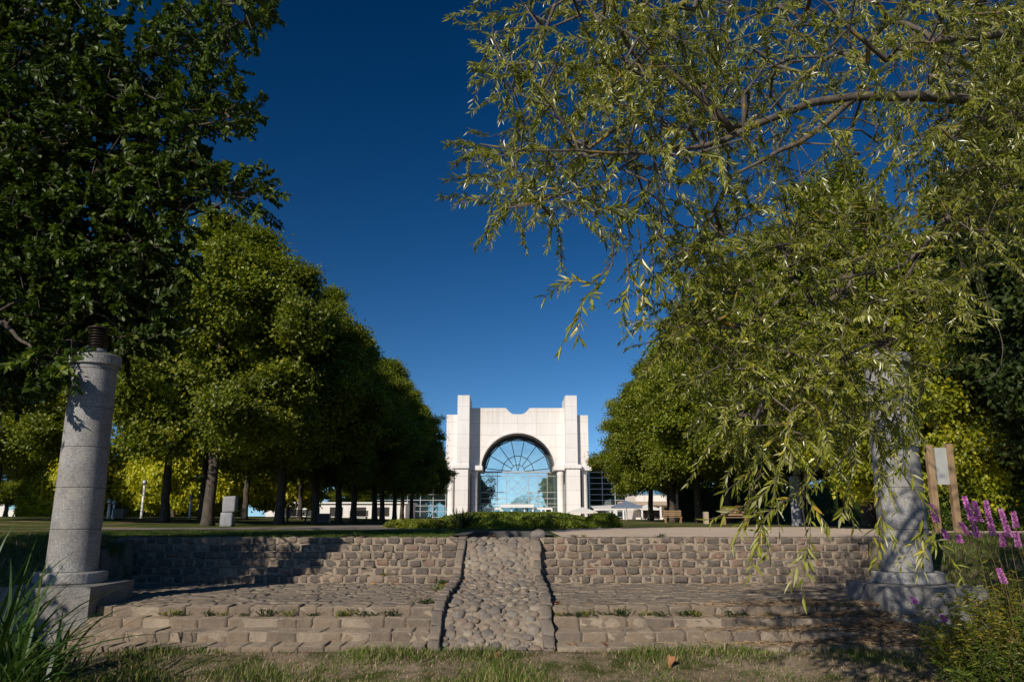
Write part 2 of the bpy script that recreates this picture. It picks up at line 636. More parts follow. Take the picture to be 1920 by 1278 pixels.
M['mortar'] = sett_mat('mortar', [(0.0, (0.32, 0.255, 0.18)), (1.0, (0.45, 0.36, 0.255))], dirt=(0.46, 0.37, 0.26))
M['kerb'] = sett_mat('kerb', [(0.0, (0.17, 0.15, 0.13)), (0.5, (0.26, 0.215, 0.17)), (1.0, (0.33, 0.26, 0.195))])
M['cobble'] = sett_mat('cobble', [(0.0, (0.10, 0.10, 0.10)), (0.25, (0.19, 0.18, 0.165)), (0.5, (0.30, 0.255, 0.20)), (0.75, (0.25, 0.165, 0.12)), (0.85, (0.36, 0.31, 0.24)), (1.0, (0.50, 0.43, 0.33))], dirt=(0.46, 0.37, 0.26), dirt_lo=0.50, dirt_hi=0.85)
M['granite'] = granite_mat('granite', 0.27)
M['granite_dark'] = granite_mat('granite_dark', 0.19)
M['basin_shade_stone'] = granite_mat('basin_shade_stone', 0.085)  # stone colour darkened to stand for the shadow on the basin wall
M['lamp_metal'] = simple('lamp_metal', (0.045, 0.032, 0.026), 0.45, 0.5, 0.6, 0.3, 12)
M['lamp_ring'] = simple('lamp_ring', (0.30, 0.30, 0.31), 0.4, 0.5, 0.5)
M['lamp_glass'] = simple('lamp_glass', (0.10, 0.085, 0.075), 0.2, 0.6)
M['wood'] = bark_mat('wood', (0.20, 0.125, 0.065), (0.36, 0.25, 0.14), scale=3)
M['board'] = simple('board', (0.36, 0.36, 0.33), 0.5, 0.4, 0, 0.12, 3)
M['white_paint'] = simple('white_paint', (0.74, 0.73, 0.70), 0.5, 0.4, 0, 0.05, 2)
M['canvas'] = simple('canvas', (0.72, 0.69, 0.64), 0.85, 0.15, 0, 0.06, 2)
M['canvas_blue'] = simple('canvas_blue', (0.16, 0.20, 0.27), 0.8, 0.2, 0, 0.1, 2)
M['steel'] = simple('steel', (0.42, 0.44, 0.45), 0.45, 0.5, 0.3, 0.08, 4)
M['steel_dark'] = simple('steel_dark', (0.045, 0.055, 0.06), 0.5, 0.4, 0.2, 0.1, 4)
M['dark'] = simple('dark', (0.03, 0.028, 0.026), 0.6, 0.3)
M['bin_green'] = simple('bin_green', (0.03, 0.045, 0.035), 0.5, 0.4)
M['tan_wall'] = simple('tan_wall', (0.42, 0.33, 0.25), 0.8, 0.2, 0, 0.1, 0.6)
M['brick_red'] = simple('brick_red', (0.25, 0.13, 0.09), 0.85, 0.2, 0, 0.2, 8)
M['plastic'] = simple('plastic', (0.62, 0.66, 0.70), 0.4, 0.5)
M['pillar_grey'] = simple('pillar_grey', (0.25, 0.25, 0.26), 0.75, 0.3, 0, 0.18, 3, 0.2)


def concrete_mat(name, col, pw=1.9, ph=1.32, st0=900, st1=901):
    """pale cladding with thin panel joints and rain streaks below the top edges"""
    m, nt, out = new_mat(name)
    co = coord(nt)
    sx = nt.nodes.new('ShaderNodeSeparateXYZ')
    nt.links.new(co, sx.inputs[0])
    cb = nt.nodes.new('ShaderNodeCombineXYZ')
    nt.links.new(sx.outputs[0], cb.inputs[0])
    nt.links.new(sx.outputs[2], cb.inputs[1])
    br = nt.nodes.new('ShaderNodeTexBrick')
    br.offset = 0.0
    br.inputs['Color1'].default_value = (1, 1, 1, 1)
    br.inputs['Color2'].default_value = (0.955, 0.95, 0.94, 1)
    br.inputs['Mortar'].default_value = (0.60, 0.57, 0.54, 1)
    br.inputs['Scale'].default_value = 1.0
    br.inputs['Mortar Size'].default_value = 0.028
    br.inputs['Brick Width'].default_value = pw
    br.inputs['Row Height'].default_value = ph
    nt.links.new(cb.outputs[0], br.inputs['Vector'])
    mp = nt.nodes.new('ShaderNodeMapping')
    mp.inputs['Scale'].default_value = (3.2, 3.2, 0.16)
    nt.links.new(co, mp.inputs[0])
    stn = noise(nt, mp.outputs[0], 1.0, 6, 0.7)
    blot = noise(nt, co, 0.55, 5)
    c = mixc(nt, ramp(nt, stn, [(0.5, (0, 0, 0)), (0.8, (0.55, 0.55, 0.55))]), col, tuple(x * 0.62 for x in (col[0], col[1] * 0.95, col[2] * 0.9)))
    c = mixc(nt, ramp(nt, blot, [(0.4, (0, 0, 0)), (0.7, (0.22, 0.22, 0.22))]), c, tuple(x * 0.8 for x in col))
    # rain streaks under the coping
    mr = N_(nt, 'ShaderNodeMapRange')
    mr.inputs[1].default_value, mr.inputs[2].default_value = st0, st1
    nt.links.new(sx.outputs[2], mr.inputs[0])
    mp2 = nt.nodes.new('ShaderNodeMapping')
    mp2.inputs['Scale'].default_value = (2.2, 2.2, 0.10)
    nt.links.new(co, mp2.inputs[0])
    s2 = noise(nt, mp2.outputs[0], 1.0, 7, 0.75)
    mm_ = N_(nt, 'ShaderNodeMath', operation='MULTIPLY')
    nt.links.new(ramp(nt, s2, [(0.36, (0, 0, 0)), (0.62, (1, 1, 1))]), mm_.inputs[0])
    nt.links.new(mr.outputs[0], mm_.inputs[1])
    c = mixc(nt, mm_.outputs[0], c, (col[0] * 0.66, col[1] * 0.60, col[2] * 0.54))
    c = mixc(nt, 1.0, c, br.outputs[0], 'MULTIPLY')
    principled(nt, out, c, 0.7, 0.3)
    return m


M['concrete'] = concrete_mat('concrete', (0.80, 0.76, 0.705), 3.55, 2.2, 16.5, 22.3)
M['concrete_white'] = concrete_mat('concrete_white', (0.77, 0.745, 0.71), 7.0, 2.55, 20.5, 23.8)
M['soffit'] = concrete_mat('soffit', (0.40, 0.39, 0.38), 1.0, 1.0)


def glass_mat(name, tint, base, gl=0.6):
    m, nt, out = new_mat(name)
    co = coord(nt)
    nz = noise(nt, co, 0.35, 2)
    g = nt.nodes.new('ShaderNodeBsdfGlossy')
    g.inputs['Color'].default_value = (*tint, 1)
    g.inputs['Roughness'].default_value = 0.015
    nt.links.new(bump(nt, nz, 0.06, 0.3), g.inputs['Normal'])
    d = nt.nodes.new('ShaderNodeBsdfDiffuse')
    d.inputs['Color'].default_value = (*base, 1)
    mx = nt.nodes.new('ShaderNodeMixShader')
    mx.inputs[0].default_value = gl
    nt.links.new(d.outputs[0], mx.inputs[1])
    nt.links.new(g.outputs[0], mx.inputs[2])
    nt.links.new(mx.outputs[0], out.inputs[0])
    return m


M['glass'] = glass_mat('glass', (0.74, 0.82, 0.76), (0.13, 0.19, 0.195), 0.72)
M['glass_dark'] = glass_mat('glass_dark', (0.40, 0.55, 0.58), (0.014, 0.03, 0.03), 0.5)


def ground_mat():
    m, nt, out = new_mat('ground_soil')
    co = coord(nt)
    big = noise(nt, co, 0.22, 6)
    mid = noise(nt, co, 1.6, 8, 0.65)
    fine = noise(nt, co, 26.0, 8, 0.75)
    green = ramp(nt, fine, [(0.3, (0.030, 0.045, 0.010)), (0.7, (0.090, 0.105, 0.026))])
    soil = ramp(nt, fine, [(0.28, (0.15, 0.115, 0.078)), (0.72, (0.42, 0.33, 0.23))])
    c = mixc(nt, ramp(nt, mid, [(0.40, (0, 0, 0)), (0.58, (1, 1, 1))]), green, soil)
    sx = nt.nodes.new('ShaderNodeSeparateXYZ')
    nt.links.new(co, sx.inputs[0])
    far = N_(nt, 'ShaderNodeMapRange')
    far.inputs[1].default_value, far.inputs[2].default_value = 20.0, 22.0
    nt.links.new(sx.outputs[1], far.inputs[0])
    lawn = ramp(nt, fine, [(0.3, (0.035, 0.055, 0.012)), (0.7, (0.11, 0.13, 0.03))])
    dry = ramp(nt, fine, [(0.3, (0.16, 0.125, 0.06)), (0.7, (0.30, 0.235, 0.12))])
    lc = mixc(nt, ramp(nt, big, [(0.50, (0, 0, 0)), (0.62, (1, 1, 1))]), lawn, dry)
    c = mixc(nt, far.outputs[0], c, lc)
    principled(nt, out, c, 0.95, 0.1, bump(nt, fine, 0.8, 0.04))
    return m


M['ground'] = ground_mat()


def gravel_mat(name, lo, hi):
    m, nt, out = new_mat(name)
    co = coord(nt)
    a = noise(nt, co, 0.7, 6)
    b = noise(nt, co, 40.0, 6, 0.8)
    c = ramp(nt, b, [(0.3, lo), (0.7, hi)])
    c = mixc(nt, ramp(nt, a, [(0.45, (0, 0, 0)), (0.7, (0.5, 0.5, 0.5))]), c, tuple(x * 0.72 for x in lo))
    principled(nt, out, c, 0.95, 0.1, bump(nt, b, 0.5, 0.02))
    return m


M['gravel'] = gravel_mat('gravel', (0.52, 0.41, 0.31), (0.70, 0.57, 0.45))
M['gravel_dark'] = gravel_mat('gravel_dark', (0.19, 0.165, 0.14), (0.30, 0.26, 0.22))

# ------------------------------------------------------------ terrain
# levels: lower ground -1.60, landing -0.96, plaza 0
RIS = 0.16
LOW_Z = [-1.38, -1.24, -1.10, -0.96]                    # tops of the four lower steps
LOW_Y = [12.45, 12.95, 13.47, 13.81]                    # fronts of the four lower risers
UP_Y = [18.50 + 0.29 * i for i in range(6)]             # fronts of the six upper risers
TOP_Y = UP_Y[-1] + 0.42
CH_L, CH_R = -1.10, 0.49                                # inner edges of the cobbled channel
KW = 0.18                                               # kerb width
ST_L, ST_R = -9.6, 8.9
LO_L, LO_R = -6.86, 6.05
BAS = (-0.22, 25.4, 0.95)                               # sunken basin: x, y of its round end, inner half width


def smooth(t):
    t = np.clip(t, 0, 1)
    return t * t * (3 - 2 * t)


def terrain_z(x, y):
    bank = -1.6 + 1.6 * smooth((y - 13.3) / 7.3)
    z = np.where(y < 13.3, -1.6, bank)
    z = np.where(y > TOP_Y - 0.05, -0.012, z)
    z = z + (np.where(y < TOP_Y - 0.05, -1.6 + 1.588 * smooth((y - 11.6) / 7.4), -0.012) - z) * smooth((np.abs(x + 0.35) - 7.6) / 0.7)
    side = smooth((np.abs(x) - 6.9) / 3.5) * smooth((14.0 - y) / 5)
    z = z + np.where(y < 14.0, side * 0.5, 0)
    z = np.where(y < 12.3, z + 0.035 * np.sin(x * 1.7 + y) * np.cos(y * 2.1 + x * 0.6), z)
    under = ((x > ST_L + .05) & (x < ST_R - .05) & (y > 18.7) & (y < TOP_Y - 0.08)) | ((x > -8.6) & (x < 8.0) & (y > 14.25) & (y < 18.75)) | ((x > LO_L + .05) & (x < LO_R - .05) & (y > 12.62) & (y < 14.2))
    z = np.where(under, -2.4, z)
    inb = (((x - BAS[0]) ** 2 + (y - BAS[1]) ** 2) < (BAS[2] + 0.12) ** 2) | ((np.abs(x - BAS[0]) < BAS[2] + 0.1) & (y > TOP_Y - 0.1) & (y < BAS[1]))
    z = np.where(inb, -0.8, z)
    z = z + np.where(y < 12.62, 0.15 * smooth((y - 11.0) / 1.3), 0)
    # a gentle rise under the left grove and beyond
    z = z + np.where(y > 30, smooth((-x - 17) / 18) * smooth((y - 30) / 35) * 0.45, 0)
    return z


def axis(fine_lo, fine_hi, step, lo, hi):
    a = list(np.arange(fine_lo, fine_hi + 1e-6, step))
    s, p = step, fine_hi
    while p < hi:
        s *= 1.25
        p += s
        a.append(min(p, hi))
    s, p = step, fine_lo
    b = []
    while p > lo:
        s *= 1.25
        p -= s
        b.append(max(p, lo))
    return np.array(b[::-1] + a)


xs = axis(-12, 12, 0.1, -700, 700)
ys = axis(10, 27, 0.1, -500, 1200)
XX, YY = np.meshgrid(xs, ys)
ZZ = terrain_z(XX, YY)
gv = np.stack([XX, YY, ZZ], 2).reshape(-1, 3)
nx, ny = len(xs), len(ys)
ii, jj = np.meshgrid(np.arange(nx - 1), np.arange(ny - 1))
k0 = (jj * nx + ii).ravel()
gf = np.stack([k0, k0 + 1, k0 + nx + 1, k0 + nx], 1)
tag(MB().add(gv, gf, 0.5, True).build('ground', M['ground']), kind='structure')


def sheet(name, outline, z, mat):
    bm = bmesh.new()
    f = bm.faces.new([bm.verts.new((x, y, z)) for x, y in outline])
    bmesh.ops.triangulate(bm, faces=[f])
    bmesh.ops.recalc_face_normals(bm, faces=bm.faces[:])
    if bm.faces[:][0].normal.z < 0:
        bmesh.ops.reverse_faces(bm, faces=bm.faces[:])
    me = bpy.data.meshes.new(name)
    bm.to_mesh(me)
    bm.free()
    me.materials.append(mat)
    o = bpy.data.objects.new(name, me)
    COL.objects.link(o)
    tag(o, kind='structure')
    return o


# pale path on the right, greyer path on the left, strip in front of the building
sheet('path', [(1.25, TOP_Y + 0.02), (9.6, TOP_Y + 0.02), (20, 23.0), (60, 27), (60, 44), (18, 40), (8, 38), (5.2, 36.5), (2.6, 33.5), (1.3, 28)], 0.0, M['gravel'])
sheet('grove_path', [(-1.6, 30.6), (-4.6, 33), (-5.5, 38), (-6.0, 50), (-9.5, 50), (-11, 38), (-14, 36), (-19, 36.5), (-19, 33), (-14, 31.5), (-6, 29.6)], 0.0, M['gravel_dark'])
sheet('forecourt', [(-60, 128), (60, 128), (60, 170), (-60, 170)], 0.0, M['gravel'])

# ------------------------------------------------------------ stone stairs
def sett_row(mb, x0, x1, y0, y1, z0, z1, wmin, wmax, gap=0.022, rad=0.03, rough=0.006, rlo=0.0, rhi=1.0, dz=0.008, dy=0.009):
    x = x0
    c, h = [], []
    while x < x1 - 0.12:
        w = wmin + rng.random() * (wmax - wmin)
        if x1 - (x + w) < wmin * 0.6:
            w = x1 - x
        e = rng.normal() * dz
        fy = rng.normal() * dy
        c.append((x + w / 2, (y0 + y1) / 2 + fy, (z0 + z1) / 2 + e))
        h.append((w / 2 - gap / 2, (y1 - y0) / 2, (z1 - z0) / 2))
        x += w
    stones(mb, c, h, rnd=rlo + rng.random(len(c)) * (rhi - rlo), rad=rad, rough=rough)


def bed(mb, x0, x1, y0, y1, z0, z1):
    """mortar behind the setts"""
    nxx = max(2, int((x1 - x0) / 0.15))
    g = np.linspace(x0, x1, nxx)
    v, f = [], []
    for x in g:
        j = rng.normal(size=2) * 0.004
        v += [(x, y0 + j[0], z0), (x, y0 + j[0], z1 + j[1]), (x, y1, z1 + j[1]), (x, y1, z0)]
    for i in range(nxx - 1):
        a, b = i * 4, i * 4 + 4
        f += [(a, b, b + 1, a + 1), (a + 1, b + 1, b + 2, a + 2), (a + 2, b + 2, b + 3, a + 3)]
    mb.add(v, f, rng.random(len(v)))
    mb.add([v[0], v[1], v[2], v[3], v[-4], v[-3], v[-2], v[-1]], [(0, 1, 2, 3), (7, 6, 5, 4)], 0.5)


def make_stair(x0u, x1u, x0l, x1l, label):
    t = empty('stone_stair', ((x0u + x1u) / 2, UP_Y[0], -0.96))
    off = np.array(t.location)

    def fin(mb, name, mat):
        for a in mb.v:
            a -= off
        return mb.build(name, mat, t)
    for i, y in enumerate(LOW_Y):
        z1 = LOW_Z[i]
        zl = LOW_Z[i - 1] if i else -1.6
        yb = (LOW_Y[i + 1] if i < 3 else y + 0.30) + 0.06
        mb = MB()
        sett_row(mb, x0l, x1l, y, yb, zl - 0.03, z1, 0.24, 0.48, 0.005, 0.007, 0.0045, dz=0.006, dy=0.007)
        o = fin(mb, 'lower_step', M['sett_lower'])
        mm = MB()
        bed(mm, x0l, x1l, y + 0.007, yb, zl - 0.1, z1 - 0.006)
        m2 = fin(mm, 'mortar', M['mortar'])
        m2.parent = o
    mb = MB()
    y = LOW_Y[3] + 0.33
    while y < UP_Y[0] - 0.02:
        d = 0.17 + rng.random() * 0.06
        xx0 = x0l if y < 14.2 else max(x0u, -8.6)
        xx1 = x1l if y < 14.2 else min(x1u, 8.0)
        sett_row(mb, xx0, xx1, y, y + d, -1.06, -0.958, 0.22, 0.44, 0.024, 0.024, 0.006, dz=0.007)
        y += d + 0.018
    o = fin(mb, 'landing', M['sett_landing'])
    mm = MB()
    bed(mm, max(x0u, -8.65), min(x1u, 8.05), 14.15, UP_Y[0] + 0.1, -1.3, -0.968)
    bed(mm, x0l, x1l, 14.05, 14.15, -1.3, -0.968)
    m2 = fin(mm, 'mortar', M['mortar'])
    m2.parent = o
    for i, y in enumerate(UP_Y):
        z1 = -0.96 + RIS * (i + 1)
        yb = (UP_Y[i + 1] if i < 5 else TOP_Y) + 0.08
        mb = MB()
        sett_row(mb, x0u + rng.random() * .1, x1u, y, yb, z1 - RIS + 0.014, z1 - 0.004, 0.21, 0.37, 0.05, 0.022, 0.009)
        o = fin(mb, 'upper_step', M['sett_upper'])
        mm = MB()
        bed(mm, x0u, x1u, y + 0.018, yb, z1 - RIS - 0.05, z1 - 0.012)
        m2 = fin(mm, 'mortar', M['mortar'])
        m2.parent = o
    tag(t, label, 'stairs')
    return t


make_stair(ST_L, CH_L - KW - 0.005, LO_L, CH_L - KW - 0.005, 'stone sett steps between the lamp-topped column and the cobbled channel')
make_stair(CH_R + KW + 0.005, ST_R, CH_R + KW + 0.005, LO_R, 'stone sett steps strewn with dry straw below the pale path')

# cobbled channel down the middle of the stairs
PROF = [(12.15, -1.68), (12.45, -1.56), (13.0, -1.33), (13.9, -1.02), (14.5, -0.92), (18.0, -0.84), (18.6, -0.66), (19.6, -0.16), (20.05, -0.04), (TOP_Y + 0.25, -0.03)]
PY, PZ = np.array([p[0] for p in PROF]), np.array([p[1] for p in PROF])


def prof(y):
    return np.interp(y, PY, PZ)


ch = empty('cobbled_channel', ((CH_L + CH_R) / 2, 16.5, -0.9))
choff = np.array(ch.location)


def cfin(mb, name, mat, par=None):
    for a in mb.v:
        a -= choff
    return mb.build(name, mat, par or ch)


mb = MB()
gx = np.linspace(CH_L - 0.03, CH_R + 0.03, 26)
gy = np.concatenate([np.linspace(12.1, 14.6, 46), np.linspace(14.7, 17.9, 40), np.linspace(18.0, TOP_Y + 0.22, 44)])
X2, Y2 = np.meshgrid(gx, gy)
Z2 = prof(Y2) + rng.normal(size=X2.shape) * 0.010 + 0.012 * np.sin(X2 * 9 + Y2 * 5) - 0.01
v = np.stack([X2, Y2, Z2], 2).reshape(-1, 3)
a, b = len(gx), len(gy)
i2, j2 = np.meshgrid(np.arange(a - 1), np.arange(b - 1))
k = (j2 * a + i2).ravel()
mb.add(v, np.stack([k, k + 1, k + a + 1, k + a], 1), rng.random(len(v)), True)
cfin(mb, 'bed', M['mortar'])
# cobbles, larger ones first
cand = []
for size, tries in ((0.108, 160), (0.090, 900), (0.072, 3200), (0.045, 4200)):
    for _ in range(tries):
        r = size * (0.85 + 0.4 * rng.random())
        x = CH_L + 0.06 + rng.random() * (CH_R - CH_L - 0.12)
        y = 12.35 + rng.random() * (TOP_Y + 0.05 - 12.35)
        if all((x - c[0]) ** 2 + ((y - c[1])) ** 2 > (0.86 * (r + c[2])) ** 2 for c in cand):
            cand.append((x, y, r))
cand = np.array(cand)
sph = unit(CV * np.array([1, 1, 1.0]))
nc = len(cand)
hx = cand[:, 2] * (0.85 + 0.3 * rng.random(nc))
hy = cand[:, 2] * (0.70 + 0.3 * rng.random(nc))
hz = cand[:, 2] * (0.36 + 0.20 * rng.random(nc))
az = rng.random(nc) * math.pi
lump = 1 + 0.10 * np.sin(sph[None, :, 0] * 3 + rng.random((nc, 1)) * 6) * np.cos(sph[None, :, 1] * 3 + rng.random((nc, 1)) * 6)
lump = lump * (1 + 0.035 * rng.normal(size=lump.shape))
px_, py_, pz_ = sph[None, :, 0] * hx[:, None] * lump, sph[None, :, 1] * hy[:, None] * lump, sph[None, :, 2] * hz[:, None]
sl = np.gradient(prof(np.linspace(12.1, 20.6, 400)), np.linspace(12.1, 20.6, 400))
sl = np.interp(cand[:, 1], np.linspace(12.1, 20.6, 400), sl)[:, None]
xr = px_ * np.cos(az)[:, None] - py_ * np.sin(az)[:, None]
yr = px_ * np.sin(az)[:, None] + py_ * np.cos(az)[:, None]
zr = pz_ + yr * sl + rng.normal(size=(nc, 1)) * 0.012 - 0.012
v = np.stack([xr + cand[:, 0:1], yr + cand[:, 1:2], zr + prof(cand[:, 1])[:, None]], 2)
mb = MB()
mb.add(v.reshape(-1, 3), (np.arange(nc)[:, None, None] * len(CV) + CF[None]).reshape(-1, 4), np.repeat(rng.random(nc), len(CV)), True)
cfin(mb, 'cobbles', M['cobble'])
for xk in (CH_L - KW / 2, CH_R + KW / 2):
    y = 12.30
    c, h = [], []
    mb = MB()
    while y < TOP_Y + 0.1:
        L = 0.30 + rng.random() * 0.22
        z0, z1 = prof(y), prof(y + L)
        n0 = mb.n
        stones(mb, [(0, 0, 0)], [(KW / 2, L / 2 - 0.008, 0.16)], rad=0.025, rough=0.006)
        vv = mb.v[-1]
        vv[:, 2] += vv[:, 1] * (z1 - z0) / L
        wob = 0.03 * math.sin(y * 1.3 + xk)
        vv += np.array([xk + wob * 0.5 + rng.normal() * 0.008, y + L / 2, (z0 + z1) / 2 - 0.06 - 0.06 * min(1, max(0, (y - 19.2) / 0.8)) + rng.normal() * 0.006])
        y += L
    cfin(mb, 'kerb', M['kerb'])
tag(ch, 'sloping channel of rounded cobbles between two stone kerbs', 'channel')

# boulder beside the head of the channel
mb = MB()
q_ = unit(CV) * np.array([0.24, 0.28, 0.15])
q_ = q_ * (1 + 0.10 * np.sin(q_[:, :1] * 14 + 1) * np.cos(q_[:, 1:2] * 11)) + rng.normal(size=q_.shape) * 0.006
mb.add(q_, CF, 0.2, True)
o = mb.build('boulder', M['cobble'])
o.location = (0.66, TOP_Y + 0.45, 0.03)
tag(o, 'rounded grey boulder at the head of the cobbled channel', 'boulder')

# sunken basin with a low rim at the head of the channel
bx, by, br_ = BAS
bs = empty('stone_basin', (bx, by, 0))
pts_in = [(br_ * math.cos(t), br_ * math.sin(t)) for t in np.linspace(0, math.pi, 28)]
pts_in = [(br_, TOP_Y + 0.22 - by)] + pts_in + [(-br_, TOP_Y + 0.22 - by)]
pts_out = [(1.33 * br_ * math.cos(t), 1.33 * br_ * math.sin(t)) for t in np.linspace(0, math.pi, 28)]
pts_out = [(1.33 * br_, TOP_Y + 0.22 - by)] + pts_out + [(-1.33 * br_, TOP_Y + 0.22 - by)]
v, f = [], []
for (xa, ya), (xb, yb) in zip(pts_in, pts_out):
    v += [(xa, ya, -0.62), (xa, ya, 0.035), (xb, yb, 0.035), (xb, yb, -0.3)]
for i in range(len(pts_in) - 1):
    a, b = i * 4, i * 4 + 4
    f += [(a, a + 1, b + 1, b), (a + 1, a + 2, b + 2, b + 1), (a + 2, a + 3, b + 3, b + 2)]
MB().add(v, f, rng.random(len(v))).build('rim', M['basin_shade_stone'], bs)
fl = [(x * 1.02, y, -0.42) for x, y in pts_in]
mb = MB()
mb.poly(fl, [list(range(len(fl)))])
mb.build('basin_floor', M['dark'], bs)
tag(bs, 'sunken round-ended stone basin in front of the hedge mound', 'basin')

# ------------------------------------------------------------ columns
def make_column(x, y, rp, px, label):
    """ground-level plinth drum, slab, shaft of drums, capital, lantern"""
    zt = ZV(668, y)
    zb = ZV(1070, y)
    zs = ZV(1094, y - 0.3)
    c = empty('stone_column', (x, y, zs))
    g = zs
    mb = MB()
    stones(mb, [(0, 13.55 + rp - y, -0.75)], [(rp, rp, 0.75)], rad=0.03, rough=0.004)
    vv = mb.v[-1]
    flat = np.abs(vv[:, 2]) < 0.02
    vv[flat, 2] = np.minimum(vv[flat, 2], 0.0)
    mb.smooth[-1][:] = False
    mb.build('plinth', M['granite_dark'], c)
    MB().lathe([(0, 0.002), (0.57, 0.002), (0.585, 0.02), (0.585, zb - g - 0.02), (0.57, zb - g), (0, zb - g)], n=40, smooth=False).build('base_slab', M['granite'], c)
    hs = zt - 0.26 - zb
    r0, r1 = 0.415, 0.375
    nd = 5
    for i in range(nd):
        a, b = zb + hs * i / nd, zb + hs * (i + 1) / nd
        ra, rb = r0 + (r1 - r0) * i / nd, r0 + (r1 - r0) * (i + 1) / nd
        d = MB().lathe([(0, a - g), (ra - 0.012, a - g + 0.001), (ra, a - g + 0.010), (ra, a - g + 0.012), (ra, a - g + 0.05), (rb, b - g - 0.05), (rb, b - g - 0.012), (rb, b - g - 0.010), (rb - 0.012, b - g - 0.001), (0, b - g)], n=56)
        d.build('drum', M['granite'], c)
    a = zt - 0.26 - g
    MB().lathe([(0, a + 0.001), (r1 + 0.01, a + 0.001), (r1 + 0.01, a + 0.07), (r1 + 0.065, a + 0.08), (r1 + 0.065, a + 0.25), (r1 + 0.04, a + 0.27), (0, a + 0.27)], n=48, smooth=False).build('capital', M['granite'], c)
    a += 0.27
    lan = MB().lathe([(0, a), (0.17, a), (0.17, a + 0.05), (0, a + 0.05)], n=28).build('lantern', M['lamp_metal'], c)
    MB().lathe([(0.10, a + 0.05), (0.165, a + 0.052), (0.165, a + 0.12), (0.10, a + 0.122)], n=28).build('lamp_ring', M['lamp_ring'], lan)
    MB().lathe([(0.095, a + 0.11), (0.095, a + 0.50), (0, a + 0.50)], n=20).build('lamp_glass', M['lamp_glass'], lan)
    lou = MB()
    for k in range(7):
        z = a + 0.145 + k * 0.052
        lou.lathe([(0.10, z + 0.03), (0.165, z), (0.168, z + 0.006), (0.103, z + 0.037)], n=28)
    lou.build('louvres', M['lamp_metal'], lan)
    MB().lathe([(0, a + 0.50), (0.19, a + 0.50), (0.20, a + 0.515), (0.20, a + 0.53), (0, a + 0.545)], n=28).build('lamp_cap', M['lamp_metal'], lan)
    tag(c, label, 'column', 'granite lantern columns flanking the stairs')
    return c


CY = 14.5
make_column(XU(134, 1072, CY), CY, 0.83, 0, 'granite column with a dark louvred lantern in full view, beside the reeds')
make_column(XU(1701, 1072, CY), CY, 0.83, 0, 'granite column half hidden by hanging willow sprays, beside the purple flowers')

# ------------------------------------------------------------ the white building
YF = 150.0
bld = empty('arched_building', (XU(971, 970, YF), YF, 0))
bo = np.array(bld.location)


def bfin(mb, name, mat, par=None):
    for a in mb.v:
        a -= bo
    return mb.build(name, mat, par or bld)


def bbox(name, u0, u1, v0, v1, ya, yb, mat, par=None, z0=None):
    """box whose front face at distance ya covers the pixels u0..u1, v0..v1"""
    vm = 870
    return bfin(MB().box(XU(u0, vm, ya), XU(u1, vm, ya), ya, yb, ZV(v1, ya) if z0 is None else z0, ZV(v0, ya)), name, mat, par)


def zc(z):          # zoomed-crop coordinate to photo pixel
    return 780 + z / 4.1225


def zv(z):
    return 700 + z / 4.1225


# facade with the arch and the notch cut out
zs_ = ZV(zv(748), YF)
xc = XU(zc(788), 880, YF)
Ra = XU(zc(1075), 880, YF) - xc
zt_ = ZV(zv(266), YF)
xl, xr = XU(zc(412), 820, YF), XU(zc(1158), 820, YF)
nL, nR, nb = XU(zc(694), 770, YF), XU(zc(878), 770, YF), ZV(zv(314), YF)
DEP = 6.0
nw = (nR - nL) / 2


def ftop(x):
    if nL < x < nR:
        q = min(1.0, min(x - nL, nR - x) / (nw * 0.72))
        return zt_ - (zt_ - nb) * math.sin(q * math.pi / 2)
    return zt_


def flow(x):
    d = Ra * Ra - (x - xc) ** 2
    return zs_ + (math.sqrt(d) if d > 0 else 0)


fx = sorted(set([xl, xr] + [xc + Ra * math.cos(t) for t in np.linspace(0, math.pi, 61)] + list(np.linspace(nL, nR, 23)) + list(np.linspace(xl, xc - Ra, 4)) + list(np.linspace(xc + Ra, xr, 4))))
fv, ff = [], []
for x in fx:
    fv += [(x, YF, flow(x)), (x, YF, ftop(x)), (x, YF + DEP, ftop(x)), (x, YF + DEP, flow(x))]
for i in range(len(fx) - 1):
    a, b = 4 * i, 4 * i + 4
    ff += [(a, b, b + 1, a + 1), (a + 1, b + 1, b + 2, a + 2), (a + 2, b + 2, b + 3, a + 3), (a + 3, b + 3, b, a)]
ff += [(0, 1, 2, 3), (len(fv) - 1, len(fv) - 2, len(fv) - 3, len(fv) - 4)]
fo = bfin(MB().add(fv, ff), 'facade', M['concrete'])
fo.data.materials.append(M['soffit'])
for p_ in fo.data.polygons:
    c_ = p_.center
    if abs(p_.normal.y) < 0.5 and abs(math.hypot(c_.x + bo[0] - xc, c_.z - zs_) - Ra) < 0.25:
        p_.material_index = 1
# raised moulding round the arch
v, f = [], []
for i, t in enumerate(np.linspace(0, math.pi, 65)):
    for r, y in ((Ra - 0.002, YF - 0.16), (Ra + 0.32, YF - 0.16), (Ra + 0.32, YF + 0.05), (Ra - 0.002, YF + 0.05)):
        v.append((xc + r * math.cos(t), y, zs_ + r * math.sin(t)))
for i in range(64):
    a, b = i * 4, i * 4 + 4
    f += [(a, a + 1, b + 1, b), (a + 1, a + 2, b + 2, b + 1), (a + 3, a, b, b + 3)]
bfin(MB().add(v, f), 'arch_moulding', M['concrete_white'])

